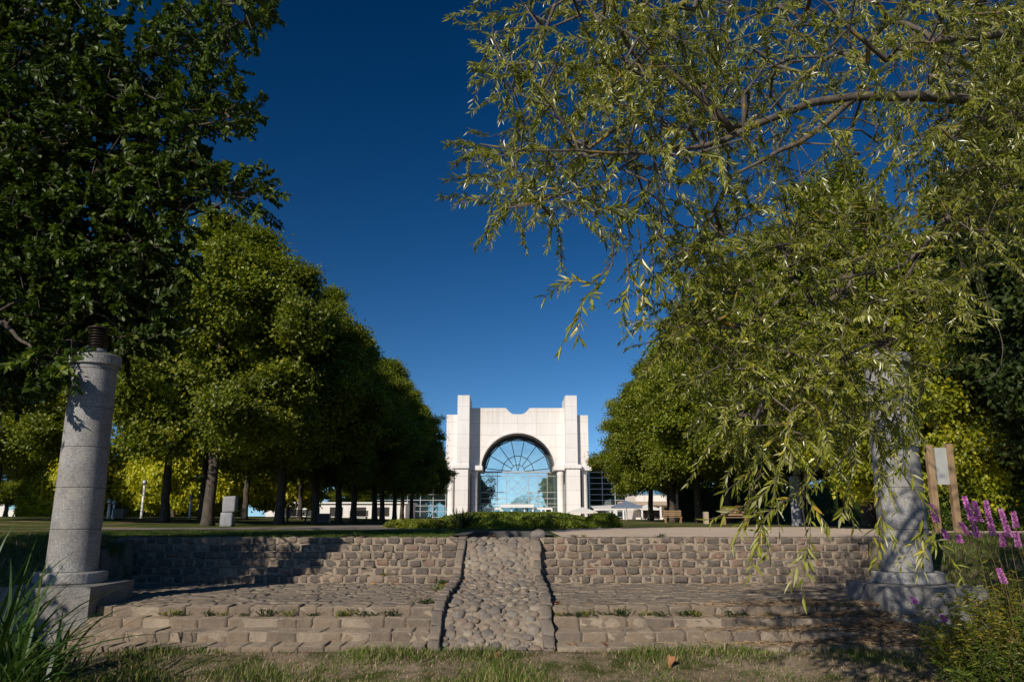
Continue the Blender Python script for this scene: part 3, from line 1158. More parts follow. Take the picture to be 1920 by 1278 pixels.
zcor0, zcor1 = ZV(zv(738), YF - 2), ZV(zv(702), YF - 2)
for (ua, ub, top) in ((zc(315), zc(408), 740.5), (zc(1160), zc(1251), 741.0)):
    bbox('pylon', ua, ub, top, 0, YF - 3.2, YF + 6.5, M['concrete_white'], z0=zcor1 - 0.25)
for (ua, ub, top) in ((zc(231), zc(330), 777), (zc(1240), zc(1336), 778)):
    bbox('wing_wall', ua, ub, top, 0, YF - 2.1, YF + 7, M['concrete'], z0=zcor1 - 0.25)
# base walls below the cornice
for (ua, ub) in ((zc(302), zc(403)), (zc(1163), zc(1267))):
    bbox('base_wall', ua, ub, 870, 0, YF - 3.05, YF + 6.4, M['concrete_white'], z0=-0.5)
    bfin(MB().box(XU(ua - 4, 870, YF - 2.3), XU(ub + 2, 870, YF - 2.3), YF - 3.4, YF + 6.6, zcor0 + 0.1, zcor1 - 0.1), 'cornice', M['concrete_white'])
for (ua, ub) in ((zc(394), zc(512)), (zc(1066), zc(1176)), (zc(228), zc(306)), (zc(1272), zc(1356))):
    inner = 390 < (ua - 780) * 4.1225 < 1070
    ya = YF - 1.4 if inner else YF - 2.3
    bfin(MB().box(XU(ua, 870, ya), XU(ub, 870, ya), ya, ya + (6.2 if inner else 3), zcor0 - 0.12 + (0.0 if inner else -0.1), zcor1 - 0.14), 'lintel', M['concrete_white'])
for (ua, ub) in ((zc(427), zc(476)), (zc(1091), zc(1140)), (zc(243), zc(291)), (zc(1280), zc(1326))):
    inner = 390 < (ua - 780) * 4.1225 < 1100
    yc = YF - 0.3 if inner else YF - 1.2
    x0, x1 = XU(ua, 920, yc), XU(ub, 920, yc)
    r = (x1 - x0) / 2
    bfin(MB().lathe([(0, -0.5), (r * 1.05, -0.5), (r * 1.05, 0.35), (r, 0.4), (r, zcor0 - 0.95), (r * 1.12, zcor0 - 0.8), (r * 1.12, zcor0 - 0.1), (0, zcor0 - 0.1)], (x0 + x1) / 2, yc, 28), 'column', M['concrete_white'])
# returns and body behind
bfin(MB().box(xl + 0.5, xr - 0.5, YF + 9.2, YF + 30, -0.4, zt_ - 3.5), 'rear_block', M['concrete'])

# arch glazing: ring, pane, mullions
YG = YF + 5.2
Rg = Ra * 0.905
v, f = [], []
for t in np.linspace(0, math.pi, 65):
    for r, y in ((Rg, YG - 0.5), (Ra + 0.02, YG - 0.5), (Ra + 0.02, YG + 0.3), (Rg, YG + 0.3)):
        v.append((xc + r * math.cos(t), y, zs_ + r * math.sin(t)))
for i in range(64):
    a, b = i * 4, i * 4 + 4
    f += [(a, a + 1, b + 1, b), (a + 3, a, b, b + 3)]
ring = bfin(MB().add(v, f), 'ring_frame', M['steel_dark'])
gw = empty('arch_window')
gw.parent = bld
pane = [(xc + Rg * 1.01 * math.cos(t), YG, zs_ + Rg * 1.01 * math.sin(t)) for t in np.linspace(0, math.pi, 49)]
mb = MB()
mb.poly(pane, [list(range(len(pane)))])
bfin(mb, 'fan_pane', M['glass'], gw)
gx0, gx1 = XU(zc(490), 920, YG), XU(zc(1092), 920, YG)
mb = MB().add([(gx0, YG, -0.3), (gx1, YG, -0.3), (gx1, YG, zs_ - 0.05), (gx0, YG, zs_ - 0.05)], [(0, 1, 2, 3)])
bfin(mb, 'lower_pane', M['glass'], gw)
mb = MB()
yb_ = YG - 0.09
bw = 0.13


def fanpt(r, deg):
    return (xc + r * math.cos(R(deg)), yb_, zs_ + r * math.sin(R(deg)))


k_ = Ra / 287.0
degs = [6, 30, 54, 78, 102, 126, 150, 174]
for d in degs:
    mb.bar(fanpt(57 * k_, d) if d not in (78, 102) else fanpt(0.3, d), fanpt(Rg, d), bw, 0.14)
for rr in (57 * k_, 128 * k_):
    for d0, d1 in zip([0] + degs, degs + [180]):
        mb.bar(fanpt(rr, d0), fanpt(rr, d1), bw * 0.9, 0.12)
for d0, d1 in zip(degs[:-1], degs[1:]):
    mb.bar(fanpt(Rg * 0.985, d0), fanpt(Rg * 0.985, d1), 0.2, 0.12)
bfin(mb, 'fan_mullions', M['steel_dark'], gw)
mb = MB()
mb.box(gx0, gx1, YG - 0.25, YG - 0.02, zs_ - 0.16, zs_ + 0.12)
for u in (628, 700, 870, 942, 1015):
    x = XU(zc(u), 920, YG)
    mb.box(x - 0.055, x + 0.055, YG - 0.16, YG - 0.02, 0, zs_ - 0.17)
for w in (792, 918, 965, 1005, 1030):
    z = ZV(zv(w), YG)
    segs = ((gx0, gx1),) if w > 1000 else ((gx0, XU(zc(700), 920, YG)), (XU(zc(870), 920, YG), gx1))
    for a, b in segs:
        mb.box(a, b, YG - 0.145, YG - 0.025, z - 0.06, z + 0.06)
bfin(mb, 'lower_mullions', M['steel'], gw)
mb = MB()
xm, zm_ = XU(zc(785), 920, YG), ZV(zv(845), YG)
hw, hh = XU(zc(870), 920, YG) - xm, ZV(zv(760), YG) - zm_
for sx_ in (-1, 1):
    for sz_ in (-1, 1):
        mb.bar((xm + sx_ * hw, YG - 0.06, zm_), (xm, YG - 0.06, zm_ + sz_ * hh), 0.09, 0.06)
        mb.bar((xm, YG - 0.07, zm_), (xm + sx_ * hw * .95, YG - 0.07, zm_ + sz_ * hh * .95), 0.07, 0.06)
bfin(mb, 'lattice', M['steel'], gw)
# dark glazed returns behind the columns
for (ua, ub) in ((zc(405), zc(500)), (zc(1085), zc(1165))):
    x0, x1 = XU(ua, 920, YG), XU(ub, 920, YG)
    bfin(MB().box(x0, x1, YG - 0.6, YG - 0.3, -0.3, zs_ - 0.2), 'return_pane', M['glass_dark'])
for (ua, ub) in ((zc(236), zc(310)), (zc(1258), zc(1334))):
    bfin(MB().box(XU(ua, 920, YF + 2), XU(ub, 920, YF + 2), YF + 1.6, YF + 2.0, -0.3, zcor0 - 0.1), 'return_pane', M['glass_dark'])
# entrance
pv = bbox('entrance_porch', zc(668), zc(900), zv(1036), 0, YF + 2.6, YF + 5.0, M['glass_dark'], z0=-0.3)
bbox('porch_roof', zc(655), zc(908), zv(1010), zv(1035), YF + 1.9, YF + 5.1, M['white_paint'], pv)
for u in (668, 738, 838, 900):
    x = XU(zc(u), 950, YF + 2.5)
    bfin(MB().box(x - 0.13, x + 0.13, YF + 2.4, YF + 2.58, -0.3, ZV(zv(1036), YF + 2.4)), 'porch_post', M['white_paint'], pv)
for ua, ub in ((520, 655), (917, 1050)):
    y = YG - 0.5
    x0, x1, zt2 = XU(zc(ua), 950, y), XU(zc(ub), 950, y), ZV(zv(1036), y)
    d = bfin(MB().box(x0, x1, y, y + 0.2, -0.3, zt2), 'door', M['glass_dark'])
    mb = MB().box(x0 - .1, x1 + .1, y - 0.1, y - 0.01, zt2 - 0.35, zt2)
    for x in (x0, (x0 + x1) / 2 - .4, (x0 + x1) / 2 + .4, x1):
        mb.box(x - 0.13, x + 0.13, y - 0.1, y - 0.01, -0.3, zt2 - 0.36)
    bfin(mb, 'door_frame', M['white_paint'], d)
# low curtain-wall wings
for s_, ua, ub in ((0, 700, 836), (1, 1106, 1260)):
    y = YF + 6
    x0, x1 = XU(ua, 930, y), XU(ub, 930, y)
    zt2, zg = ZV(858, y), ZV(872, y)
    w = bfin(MB().box(x0, x1, y, y + 12, zg, zt2), 'side_wing', M['tan_wall'])
    bfin(MB().box(x0, x1, y + 0.3, y + 11, -0.3, zg - 0.02), 'curtain_pane', M['glass_dark'], w)
    mb = MB()
    x = x0 if s_ else x1
    while x0 - 0.1 <= x <= x1 + 0.1:
        mb.box(x - 0.07, x + 0.07, y + 0.12, y + 0.29, -0.3, zg - 0.03)
        x += 2.45 * (1 if s_ else -1)
    for z in np.arange(0.35, zg - 0.2, 1.06):
        mb.box(x0, x1, y + 0.14, y + 0.285, z - 0.06, z + 0.06)
    bfin(mb, 'curtain_mullions', M['steel'], w)
tag(bld, 'white monumental building with a glazed round arch between two square pylons', 'building')

# ------------------------------------------------------------ trees of the two avenues
def crown_points(n, h0, h1, rmax, zmid=0.30, fill=0.55, seed=0, tip=0.12):
    """points in a lumpy egg-shaped crown, most of them near its surface"""
    g = np.random.default_rng(seed)
    ph = g.random(6) * 6.28
    t = g.random(n * 2) ** 0.9
    prof_r = np.where(t < zmid, 0.62 + 0.38 * np.sin(t / zmid * math.pi / 2), tip + (1 - tip) * np.cos((t - zmid) / (1 - zmid) * math.pi / 2) ** 0.85)
    keep = g.random(n * 2) < (0.25 + 0.75 * prof_r)
    t, prof_r = t[keep][:n], prof_r[keep][:n]
    n = len(t)
    a = g.random(n) * 2 * math.pi
    lump = 1 + 0.12 * np.sin(3 * a + ph[0] + 5 * t) + 0.12 * np.sin(5 * a + ph[1] - 9 * t) + 0.11 * np.sin(15 * t + ph[2] + 2 * a) + 0.07 * g.normal(size=n)
    rr = rmax * prof_r * lump * (1 - (1 - fill) * g.random(n) ** 1.7)
    return np.stack([rr * np.cos(a), rr * np.sin(a), h0 + (h1 - h0) * t], 1)


def make_grove_tree(name, H, h0, rmax, nclump, nleaf, lsize, mat, seed, trunk_r=0.29, zmid=0.26, sig=0.36, tip=0.06):
    global rng
    rng = np.random.default_rng(seed)
    t = empty(name)
    nb = max(20, nclump // 17)
    B = crown_points(nb, h0 + 0.05 * H, H * 0.93, rmax * 0.83, zmid, 0.75, seed, tip)
    frac = np.clip((B[:, 2] - h0) / (H - h0), 0, 1)
    br = rmax * (0.17 + 0.11 * rng.random(len(B))) * (1.12 - 0.62 * frac)
    k = rng.choice(len(B), int(nclump * 0.84), p=br ** 2 / (br ** 2).sum())
    q = rand_dir(len(k)) * (rng.random(len(k)) ** 0.45)[:, None]
    C = B[k] + q * br[k][:, None] * np.array([1.0, 1.0, 0.85])
    inner = crown_points(nclump - len(k), h0 + 0.5, H * 0.9, rmax * 0.66, zmid, 0.3, seed + 5, tip)
    C = np.concatenate([C, inner])
    C[:, 2] = np.maximum(C[:, 2], h0 - 0.6)
    zz = np.linspace(-0.3, H * 0.93, 26)
    wob = np.cumsum(rng.normal(size=(26, 2)) * 0.035, axis=0)
    tp = np.stack([wob[:, 0], wob[:, 1], zz], 1)
    tr = trunk_r * (1 - zz / (H * 0.98)) ** 0.8 + 0.015
    tr[0] *= 1.5
    tr[1] *= 1.1
    mb = MB().tube(tp, tr, 12)
    limb = tp[(zz > h0 * 0.8)]
    # branches rise outwards: reach each clump from a lower trunk point
    tgt = C - np.array([0, 0, 1.0]) * (np.linalg.norm(C[:, :2], axis=1)[:, None] * 0.35)
    sel = rng.choice(len(C), min(150, len(C)), replace=False)
    N, par, tips, _ = grow(limb, C[sel], 0.7, 0.05, 0.10)
    branch_mesh(mb, N, par, tips, 0.016, 0.5, 0.10)
    mb.build('trunk', M['bark'], t)
    mb = MB()
    n = len(C) * nleaf
    cc = np.repeat(C, nleaf, axis=0)
    out = unit(np.concatenate([cc[:, :2], (cc[:, 2:] - (h0 + H) * 0.45) * 0.35], 1))
    off = rng.normal(size=(n, 3)) * np.array([sig, sig, sig * 0.62])
    p = cc + off
    d = unit(out * 0.5 + rand_dir(n) * 0.9 + np.array([0, 0, -0.35]))
    nr = unit(out * 0.55 + np.array([0, 0, 0.75]) + rand_dir(n) * 0.75)
    cl = np.repeat(rng.random(len(C)), nleaf)
    leaves(mb, p, d, nr, lsize * (0.7 + 0.6 * rng.random(n)), lsize * (0.65 + 0.4 * rng.random(n)), BROAD, 0.10, 0.12, np.clip(0.62 * rng.random(n) + 0.38 * cl, 0, 1))
    mb.build('crown', mat, t)
    return t


def place(proto, used, x, y, rz, sc, label, cat, group):
    o = proto if not used.get(proto) else copy_tree(proto)
    used[proto] = True
    o.location = (x, y, float(terrain_z(np.array(float(x)), np.array(float(y)))))
    o.rotation_euler = (0, 0, rz)
    o.scale = (sc[0], sc[0], sc[1])
    tag(o, label, cat, group)
    return o


used = {}
HT = make_grove_tree('plane_tree', 18.0, 6.6, 5.0, 900, 100, 0.18, M['leaf_grove'], 151)
GT = [make_grove_tree('plane_tree', 18.8, 3.1, 5.8, 1500, 105, 0.178, M['leaf_grove'], 101 + i) for i in range(3)]
g2 = np.random.default_rng(55)
LX = -15.4
left_y = [44, 53, 62, 71, 80, 89, 98, 107, 116, 125]
where = ['with the grey pillar at its foot, nearest of the left avenue row', 'next behind the tree over the grey pillar in the left avenue', 'third tree back in the left avenue row, above the dark bench',
         'fourth tree back in the left avenue row', 'fifth tree back in the left avenue row', 'sixth tree back in the left avenue row', 'third from the far end of the left avenue row', 'seventh tree back in the left avenue row',
         'last but one of the left avenue row, beside the white building', 'end of the left avenue row, its twigs overlapping the white building']
for i, y in enumerate(left_y):
    h = 0.98 + 0.04 * g2.normal() + 0.012 * i
    place(GT[i % 3], used, LX + g2.normal() * 0.3, y + g2.normal() * 0.4, g2.random() * 6.28, (0.98 + 0.08 * g2.random(), h), 'tall plane tree ' + where[i], 'tree', 'plane trees of the left avenue')
for j, (x, ya, n) in enumerate(((-24.6, 48, 6),)):
    for i in range(n):
        y = ya + 9.3 * i
        place(HT, used, x + g2.normal() * 0.5, y + g2.normal() * 0.6, g2.random() * 6.28, (0.95 + 0.1 * g2.random(), 0.93 + 0.1 * g2.random()), 'shaded plane tree standing inside the left grove behind its front row', 'tree', 'plane trees deeper in the left grove')
RX = 15.6
right_y = [37.5, 45.5, 53, 60.5, 68, 75.5, 83, 90.5]
where_r = ['nearest of the right avenue row, behind the willow sprays', 'second tree of the right avenue row, behind the concrete post', 'third tree of the right avenue row, veiled by willow twigs', 'fourth tree of the right avenue row, over the slatted bench',
           'fifth tree of the right avenue row', 'third from the far end of the right avenue row', 'last but one of the right avenue row', 'far end of the right avenue row, nearest the white building']
for i, y in enumerate(right_y):
    place(GT[(i + 1) % 3], used, RX + g2.normal() * 0.3, y + g2.normal() * 0.3, g2.random() * 6.28, (0.98 + 0.08 * g2.random(), 0.98 + 0.05 * g2.normal()), 'sunlit plane tree ' + where_r[i], 'tree', 'plane trees of the right avenue')
for i, (x, y) in enumerate(((24, 34), (25, 43), (24.5, 52), (25, 62), (25, 72), (25, 82), (34, 40), (35, 52))):
    place(GT[i % 3], used, x + g2.normal() * 0.5, y, g2.random() * 6.28, (1.0 + 0.1 * g2.random(), 0.95 + 0.1 * g2.random()), 'shaded plane tree standing behind the front row of the right avenue', 'tree', 'plane trees deeper in the right grove')

for i, (x, y) in enumerate(((-32, 50), (-40, 60), (-64, 90), (-73, 97))):
    place(GT[i % 3], used, x, y, g2.random() * 6.28, (1.0 + 0.1 * g2.random(), 0.9 + 0.1 * g2.random()), 'dark plane tree at the far left behind the lantern column', 'tree', 'plane trees at the far left')
# bright trees in the sun beyond the left grove
YT = [make_grove_tree('maple_tree', 9.5, 0.5, 4.6, 420, 60, 0.34, M['leaf_yellow'], 301 + i, 0.20, 0.35, 0.42, 0.3) for i in range(2)]
for i in range(7):
    x = -53 + i * 4.2 + g2.normal() * 0.8
    y = 99 + 5 * math.sin(i * 1.3) + g2.normal() * 2
    place(YT[i % 2], used, x, y, g2.random() * 6.28, (1.0 + 0.3 * g2.random(), 1.15 + 0.35 * g2.random()), 'small yellow-green tree in full sun beyond the left grove', 'tree', 'sunlit trees beyond the left grove')
YN = make_grove_tree('maple_tree', 9.5, 0.5, 4.6, 620, 95, 0.17, M['leaf_lime'], 333, 0.18, 0.35, 0.38, 0.3)
for i, (x, y) in enumerate(((15.2, 30.5), (19.5, 36))):
    place(YN, used, x, y, g2.random() * 6.28, (0.8, 0.9), ('yellow-leaved tree behind the willow-hung column' if i == 0 else 'yellow-leaved tree behind the notice board'), 'tree', 'yellow trees behind the notice board')
# far wood closing the view, also mirrored in the glass
FAR = [(-75, 175), (-55, 190), (-38, 200), (40, 195), (58, 185), (75, 175)] + [(-92 - 13 * k, 172 - 3 * k) for k in range(9)] + [(88 + 12 * k, 165 - 6 * k) for k in range(9)]
for i, (x, y) in enumerate(FAR):
    place(GT[i % 3], used, x, y, g2.random() * 6.28, (1.5, 0.72), 'tree of the far row closing the view behind the groves', 'tree', 'far trees closing the view')

# ------------------------------------------------------------ dark broadleaf tree on the left
rng = np.random.default_rng(17)
dt = empty('alder_tree', (-14.6, 18.6, -0.3))
dto = np.array(dt.location)
trunk = np.array([(-14.6, 18.6, -0.7), (-14.5, 18.5, 2.6), (-14.3, 18.3, 5.0), (-14.0, 18.1, 7.6), (-13.6, 17.9, 10.4), (-13.2, 17.7, 12.2), (-13.0, 17.6, 13.4)])
LIMBS = [
    [trunk[2], P(60, 560, 17.8), P(180, 470, 17.2), P(300, 420, 16.8), P(420, 380, 16.5)],
    [trunk[3], P(120, 330, 17.2), P(230, 280, 16.8), P(330, 240, 16.5), P(430, 220, 16.3)],
    [trunk[4], P(150, 160, 17.2), P(260, 110, 16.9), P(380, 70, 16.7), P(460, 40, 16.5)],
    [trunk[2], P(-20, 600, 17.2), P(60, 620, 16.6), P(130, 640, 16.3)],
    [trunk[4], P(20, 40, 17.5), P(200, -60, 17.2), P(380, -120, 16.9), P(480, -140, 16.7)],
    [trunk[2], P(-90, 560, 16.4), P(0, 610, 15.0), P(70, 660, 13.9)],
    [trunk[3], np.array([-16.5, 20.0, 9.0]), np.array([-19.0, 21.5, 10.0])],
]


def dense(poly, per=0.3):
    poly = np.asarray(poly, float)
    o = [poly[0]]
    for a, b in zip(poly[:-1], poly[1:]):
        m = max(1, int(np.linalg.norm(b - a) / per))
        for k in range(1, m + 1):
            o.append(a + (b - a) * k / m)
    return np.array(o)


def wiggle(p, amp, freq=2.0):
    n = len(p)
    w = np.cumsum(rng.normal(size=(n, 3)), axis=0)
    w -= np.linspace(0, 1, n)[:, None] * w[-1]
    return p + w * amp


def limb_tube(mb, pts, r0, r1, n=8, amp=0.02):
    q = wiggle(dense(pts, 0.25), amp)
    mb.tube(q, np.linspace(r0, r1, len(q)), n)
    return q


tb = MB()
nodes = [limb_tube(tb, trunk, 0.36, 0.07, 12, 0.01)]
for L in LIMBS:
    nodes.append(limb_tube(tb, L, 0.10, 0.022, 8, 0.02))
nodes = np.concatenate(nodes)
POLY_L = [(-60, -40), (505, -30), (500, 45), (430, 75), (445, 130), (435, 175), (478, 215), (462, 245), (380, 235), (365, 280), (300, 262), (305, 285), (395, 295), (425, 338), (505, 352), (485, 385), (420, 372), (350, 400), (335, 470), (345, 560), (300, 640), (215, 672), (120, 700), (-60, 760)]
HOLES = [[(215, 0), (300, 10), (275, 75), (225, 95)], [(285, 225), (330, 215), (320, 255), (290, 262)], [(180, 20), (240, 0), (225, 50)], [(350, 75), (410, 85), (400, 110), (355, 105)]]
uv = np.concatenate([sample_poly(POLY_L, 2000), sample_poly([(-60, -40), (190, -40), (330, 120), (300, 420), (310, 620), (120, 690), (-60, 740)], 900)])
for h in HOLES:
    uv = uv[~in_poly(uv, h)]
# keep the fringe ragged
C = np.array([P(u, v, 15.5 + 3.6 * rng.random() ** 1.1) for u, v in uv])
C = np.concatenate([C, np.array([P(55 + 62 * rng.random(), 650 + 62 * rng.random(), 13.75 + 0.2 * rng.random()) for _ in range(16)])])
off = np.array([(-15.0 - 5.5 * rng.random(), 17.0 + 6.0 * rng.random(), 3.0 + 8 * rng.random()) for _ in range(220)])
upp = np.array([P(150 + 370 * rng.random(), -40 - 160 * rng.random(), 16.0 + 2 * rng.random()) for _ in range(80)])
C = np.concatenate([C, off, upp])
tsn = np.array(to_sun)
ft = C - tsn[None] * ((C[:, 2] - 0.5) / tsn[2])[:, None]
onm = (((ft[:, 0] - 0.4) / 4.8) ** 2 + ((ft[:, 1] - 40.5) / 6.5) ** 2 < 1) & (C[:, 2] > 2)
C = C[~(onm & (rng.random(len(C)) < 0.8))]
N, par, tips, tdir = grow(nodes, C, 0.4, 0.03, 0.05)
branch_mesh(tb, N, par, tips, 0.006, 0.5, 0.06)
for a in tb.v:
    a -= dto
tb.build('trunk', M['bark'], dt)


def twig_leaves(mb, tip, tdir, per, tl, L, Wd, shape, droop, spread, out=(0, 0, 0), sides=0.9, rl=(0, 1), twig_mb=None, twig_r=0.003, curl=0.15):
    n = len(tip)
    d0 = unit(unit(tdir) + np.array(out) + rand_dir(n) * spread)
    ln = tl * (0.6 + 0.8 * rng.random(n))
    g = np.array([0, 0, -1.0])
    t = (np.arange(per)[None] + rng.random((n, per))) / per
    pos = tip[:, None] + d0[:, None] * (ln[:, None] * t)[..., None] + g * (droop * ln[:, None] * t ** 2)[..., None]
    tan = unit(d0[:, None] + g * (2 * droop * t)[..., None])
    side = unit(np.cross(tan, rng.normal(size=(n, 1, 3)) + 0.25 * rng.normal(size=(n, per, 3))))
    sg = np.where(np.arange(per) % 2 == 0, 1.0, -1.0)[None, :, None]
    dirs = unit(tan * 0.75 + side * sg * sides + rng.normal(size=(n, per, 3)) * 0.28 + g * 0.15)
    nr = unit(np.cross(side, tan) * 0.6 + np.array([0, 0, 0.7]) + rng.normal(size=(n, per, 3)) * 0.45)
    k = n * per
    cl = np.repeat(rng.random(n), per)
    rn = np.clip(rl[0] + (rl[1] - rl[0]) * (0.6 * rng.random(k) + 0.4 * cl), 0, 1)
    leaves(mb, pos.reshape(-1, 3), dirs.reshape(-1, 3), nr.reshape(-1, 3), L * (0.65 + 0.6 * rng.random(k)), Wd * (0.7 + 0.5 * rng.random(k)), shape, 0.12, curl, rn)
    if twig_mb is not None:
        ts = np.linspace(0, 1, 5)
        pp = tip[:, None] + d0[:, None] * (ln[:, None] * ts)[..., None] + g * (droop * ln[:, None] * ts ** 2)[..., None]
        a, b = pp[:, :-1].reshape(-1, 3), pp[:, 1:].reshape(-1, 3)
        edge_tubes(twig_mb, a, b, np.full(len(a), twig_r), np.full(len(a), twig_r * 0.85), 4)


mb = MB()
tp_ = N[tips]
twig_leaves(mb, tp_, tdir, 36, 0.58, 0.150, 0.090, OVATE, 0.12, 0.9, (0, 0, 0.1), 0.9)
for a in mb.v:
    a -= dto
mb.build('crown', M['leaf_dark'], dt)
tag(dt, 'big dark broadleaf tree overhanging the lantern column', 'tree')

SH = make_grove_tree('broadleaf_tree', 17.5, 2.0, 5.2, 1000, 80, 0.185, M['leaf_painted_shade'], 431, 0.30, 0.3, 0.4, 0.25)
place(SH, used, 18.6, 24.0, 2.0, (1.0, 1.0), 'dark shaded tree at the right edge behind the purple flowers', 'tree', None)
place(SH, used, 24.3, 31.0, 1.1, (1.1, 1.05), 'dark shaded tree farther back at the right edge', 'tree', None)
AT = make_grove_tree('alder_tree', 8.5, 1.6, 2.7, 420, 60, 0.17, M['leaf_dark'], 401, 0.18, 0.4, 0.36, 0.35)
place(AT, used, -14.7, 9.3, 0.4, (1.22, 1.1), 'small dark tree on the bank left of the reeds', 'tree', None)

# ------------------------------------------------------------ willow on the right
rng = np.random.default_rng(29)
wl = empty('willow_tree', (7.8, 8.8, -1.45))
wlo = np.array(wl.location)
wt_ = np.array([(7.8, 8.8, -1.7), (7.6, 8.8, 0.2), (7.3, 8.7, 1.8), (6.9, 8.6, 3.2), (6.4, 8.4, 4.8), (6.0, 8.2, 6.5)])
WL = [
    ([wt_[3], P(1985, 222, 8.5), P(1850, 193, 8.3), P(1740, 182, 8.1), P(1620, 178, 7.9), P(1520, 186, 7.7), P(1440, 221, 7.5), P(1360, 258, 7.3), P(1280, 277, 7.1), P(1190, 286, 6.9)], 0.105, 0.016),
    ([P(1618, 180, 7.9), P(1560, 230, 7.8), P(1500, 268, 7.7), P(1430, 304, 7.6), P(1370, 330, 7.5)], 0.045, 0.012),
    ([P(1370, 252, 7.3), P(1330, 205, 7.2), P(1270, 150, 7.0), P(1190, 70, 6.8), P(1120, 25, 6.7)], 0.040, 0.010),
    ([wt_[2], P(2010, 320, 9.0), P(1920, 318, 8.9), P(1850, 350, 8.7), P(1785, 392, 8.5), P(1740, 450, 8.3), P(1690, 500, 8.1)], 0.105, 0.018),
    ([wt_[4], P(1900, 60, 8.2), P(1760, 70, 7.9), P(1660, 110, 7.6), P(1590, 50, 7.4), P(1500, -40, 7.2)], 0.07, 0.014),
    ([wt_[5], P(1800, -160, 8.0), P(1560, -200, 7.6), P(1350, -150, 7.2), P(1180, -60, 6.9), P(1040, 10, 6.6)], 0.07, 0.010),
    ([P(1280, 277, 7.1), P(1180, 300, 6.8), P(1080, 290, 6.5), P(980, 285, 6.3), P(900, 270, 6.2)], 0.018, 0.006),
    ([P(1190, 286, 6.9), P(1120, 345, 6.7), P(1030, 370, 6.5), P(950, 390, 6.4)], 0.014, 0.006),
    ([P(1690, 500, 8.1), P(1580, 520, 7.9), P(1460, 560, 7.7), P(1360, 640, 7.5)], 0.020, 0.008),
    ([P(1740, 450, 8.3), P(1660, 640, 8.0), P(1560, 700, 7.7), P(1450, 760, 7.4)], 0.022, 0.008),
]
tb = MB()
nodes = [limb_tube(tb, wt_, 0.30, 0.12, 14, 0.008)]
for L, r0, r1 in WL:
    nodes.append(limb_tube(tb, L, r0, r1, 9, 0.013 if r0 > 0.05 else 0.02))
nodes = np.concatenate(nodes)
PA = [(900, -30), (905, 50), (935, 100), (925, 160), (965, 205), (925, 250), (875, 268), (880, 300), (930, 330), (910, 392), (975, 400), (1010, 388), (1060, 430), (1120, 415), (1180, 400), (1240, 385), (1330, 395), (1400, 420), (1780, 470), (1940, 400), (1940, -30)]
PA2 = [(1100, 40), (1400, -20), (1930, -20), (1930, 480), (1560, 400), (1420, 280), (1250, 250), (1080, 210)]
PB = [(1215, 420), (1420, 380), (1720, 420), (1790, 560), (1775, 690), (1720, 760), (1690, 800), (1630, 800), (1560, 830), (1460, 850), (1400, 860), (1350, 780), (1300, 700), (1225, 600), (1240, 500)]
gap = [[(1320, 305), (1440, 310), (1420, 360), (1340, 410), (1290, 400)], [(1330, 360), (1400, 350), (1390, 410), (1330, 420)]]
ua = sample_poly(PA, 1000)
ua = np.concatenate([ua, sample_poly(PA2, 560)])
for h in gap:
    ua = ua[~in_poly(ua, h)]
A_ = np.array([P(u, v, 5.9 + (u - 900) / 1000 * 1.0 + 2.4 * rng.random()) for u, v in ua])
ubk = sample_poly([(1230, 130), (1330, -20), (1940, -20), (1940, 470), (1780, 560), (1500, 520), (1330, 400)], 760)
K_ = np.array([P(u, v, 9.0 + 2.6 * rng.random()) for u, v in ubk])
ub_ = sample_poly(PB, 780)
ub_ = ub_[~((ub_[:, 0] > 1600) & (ub_[:, 0] < 1790) & (ub_[:, 1] > 600) & (rng.random(len(ub_)) < 0.65))]
B_ = np.array([P(u, v, 6.6 + 2.2 * rng.random()) for u, v in ub_])
Uq = np.array([P(1050 + 1000 * rng.random(), -30 - 330 * rng.random(), 6.3 + 2.4 * rng.random()) for _ in range(70)])
Oq = np.array([(6.6 + 4.4 * rng.random(), 6.5 + 5.5 * rng.random(), 4.4 + 4.0 * rng.random()) for _ in range(110)])
att = np.concatenate([A_, B_, K_, Uq, Oq])
ts = np.array(to_sun)
ax_ = np.array([7.35, 14.5])
tt_ = ((att[:, :2] - ax_) @ ts[:2]) / (ts[:2] @ ts[:2])      # parameter along the sun ray through the column axis
foot = att - ts[None] * tt_[:, None]
blocks = (np.hypot(foot[:, 0] - ax_[0], foot[:, 1] - ax_[1]) < 1.0) & (foot[:, 2] > -1.7) & (foot[:, 2] < 3.6)
att = att[~(blocks & (rng.random(len(att)) < 0.8))]
N, par, tips, tdir = grow(nodes, att, 0.22, 0.018, 0.07)
branch_mesh(tb, N, par, tips, 0.0035, 0.48, 0.035)
mb = MB()
tp_ = N[tips]
twig_leaves(mb, tp_, tdir, 44, 0.42, 0.076, 0.0175, LANCE, 0.22, 0.95, (-0.1, 0, 0.03), 0.55, (0, 1), tb, 0.0028, 0.12)
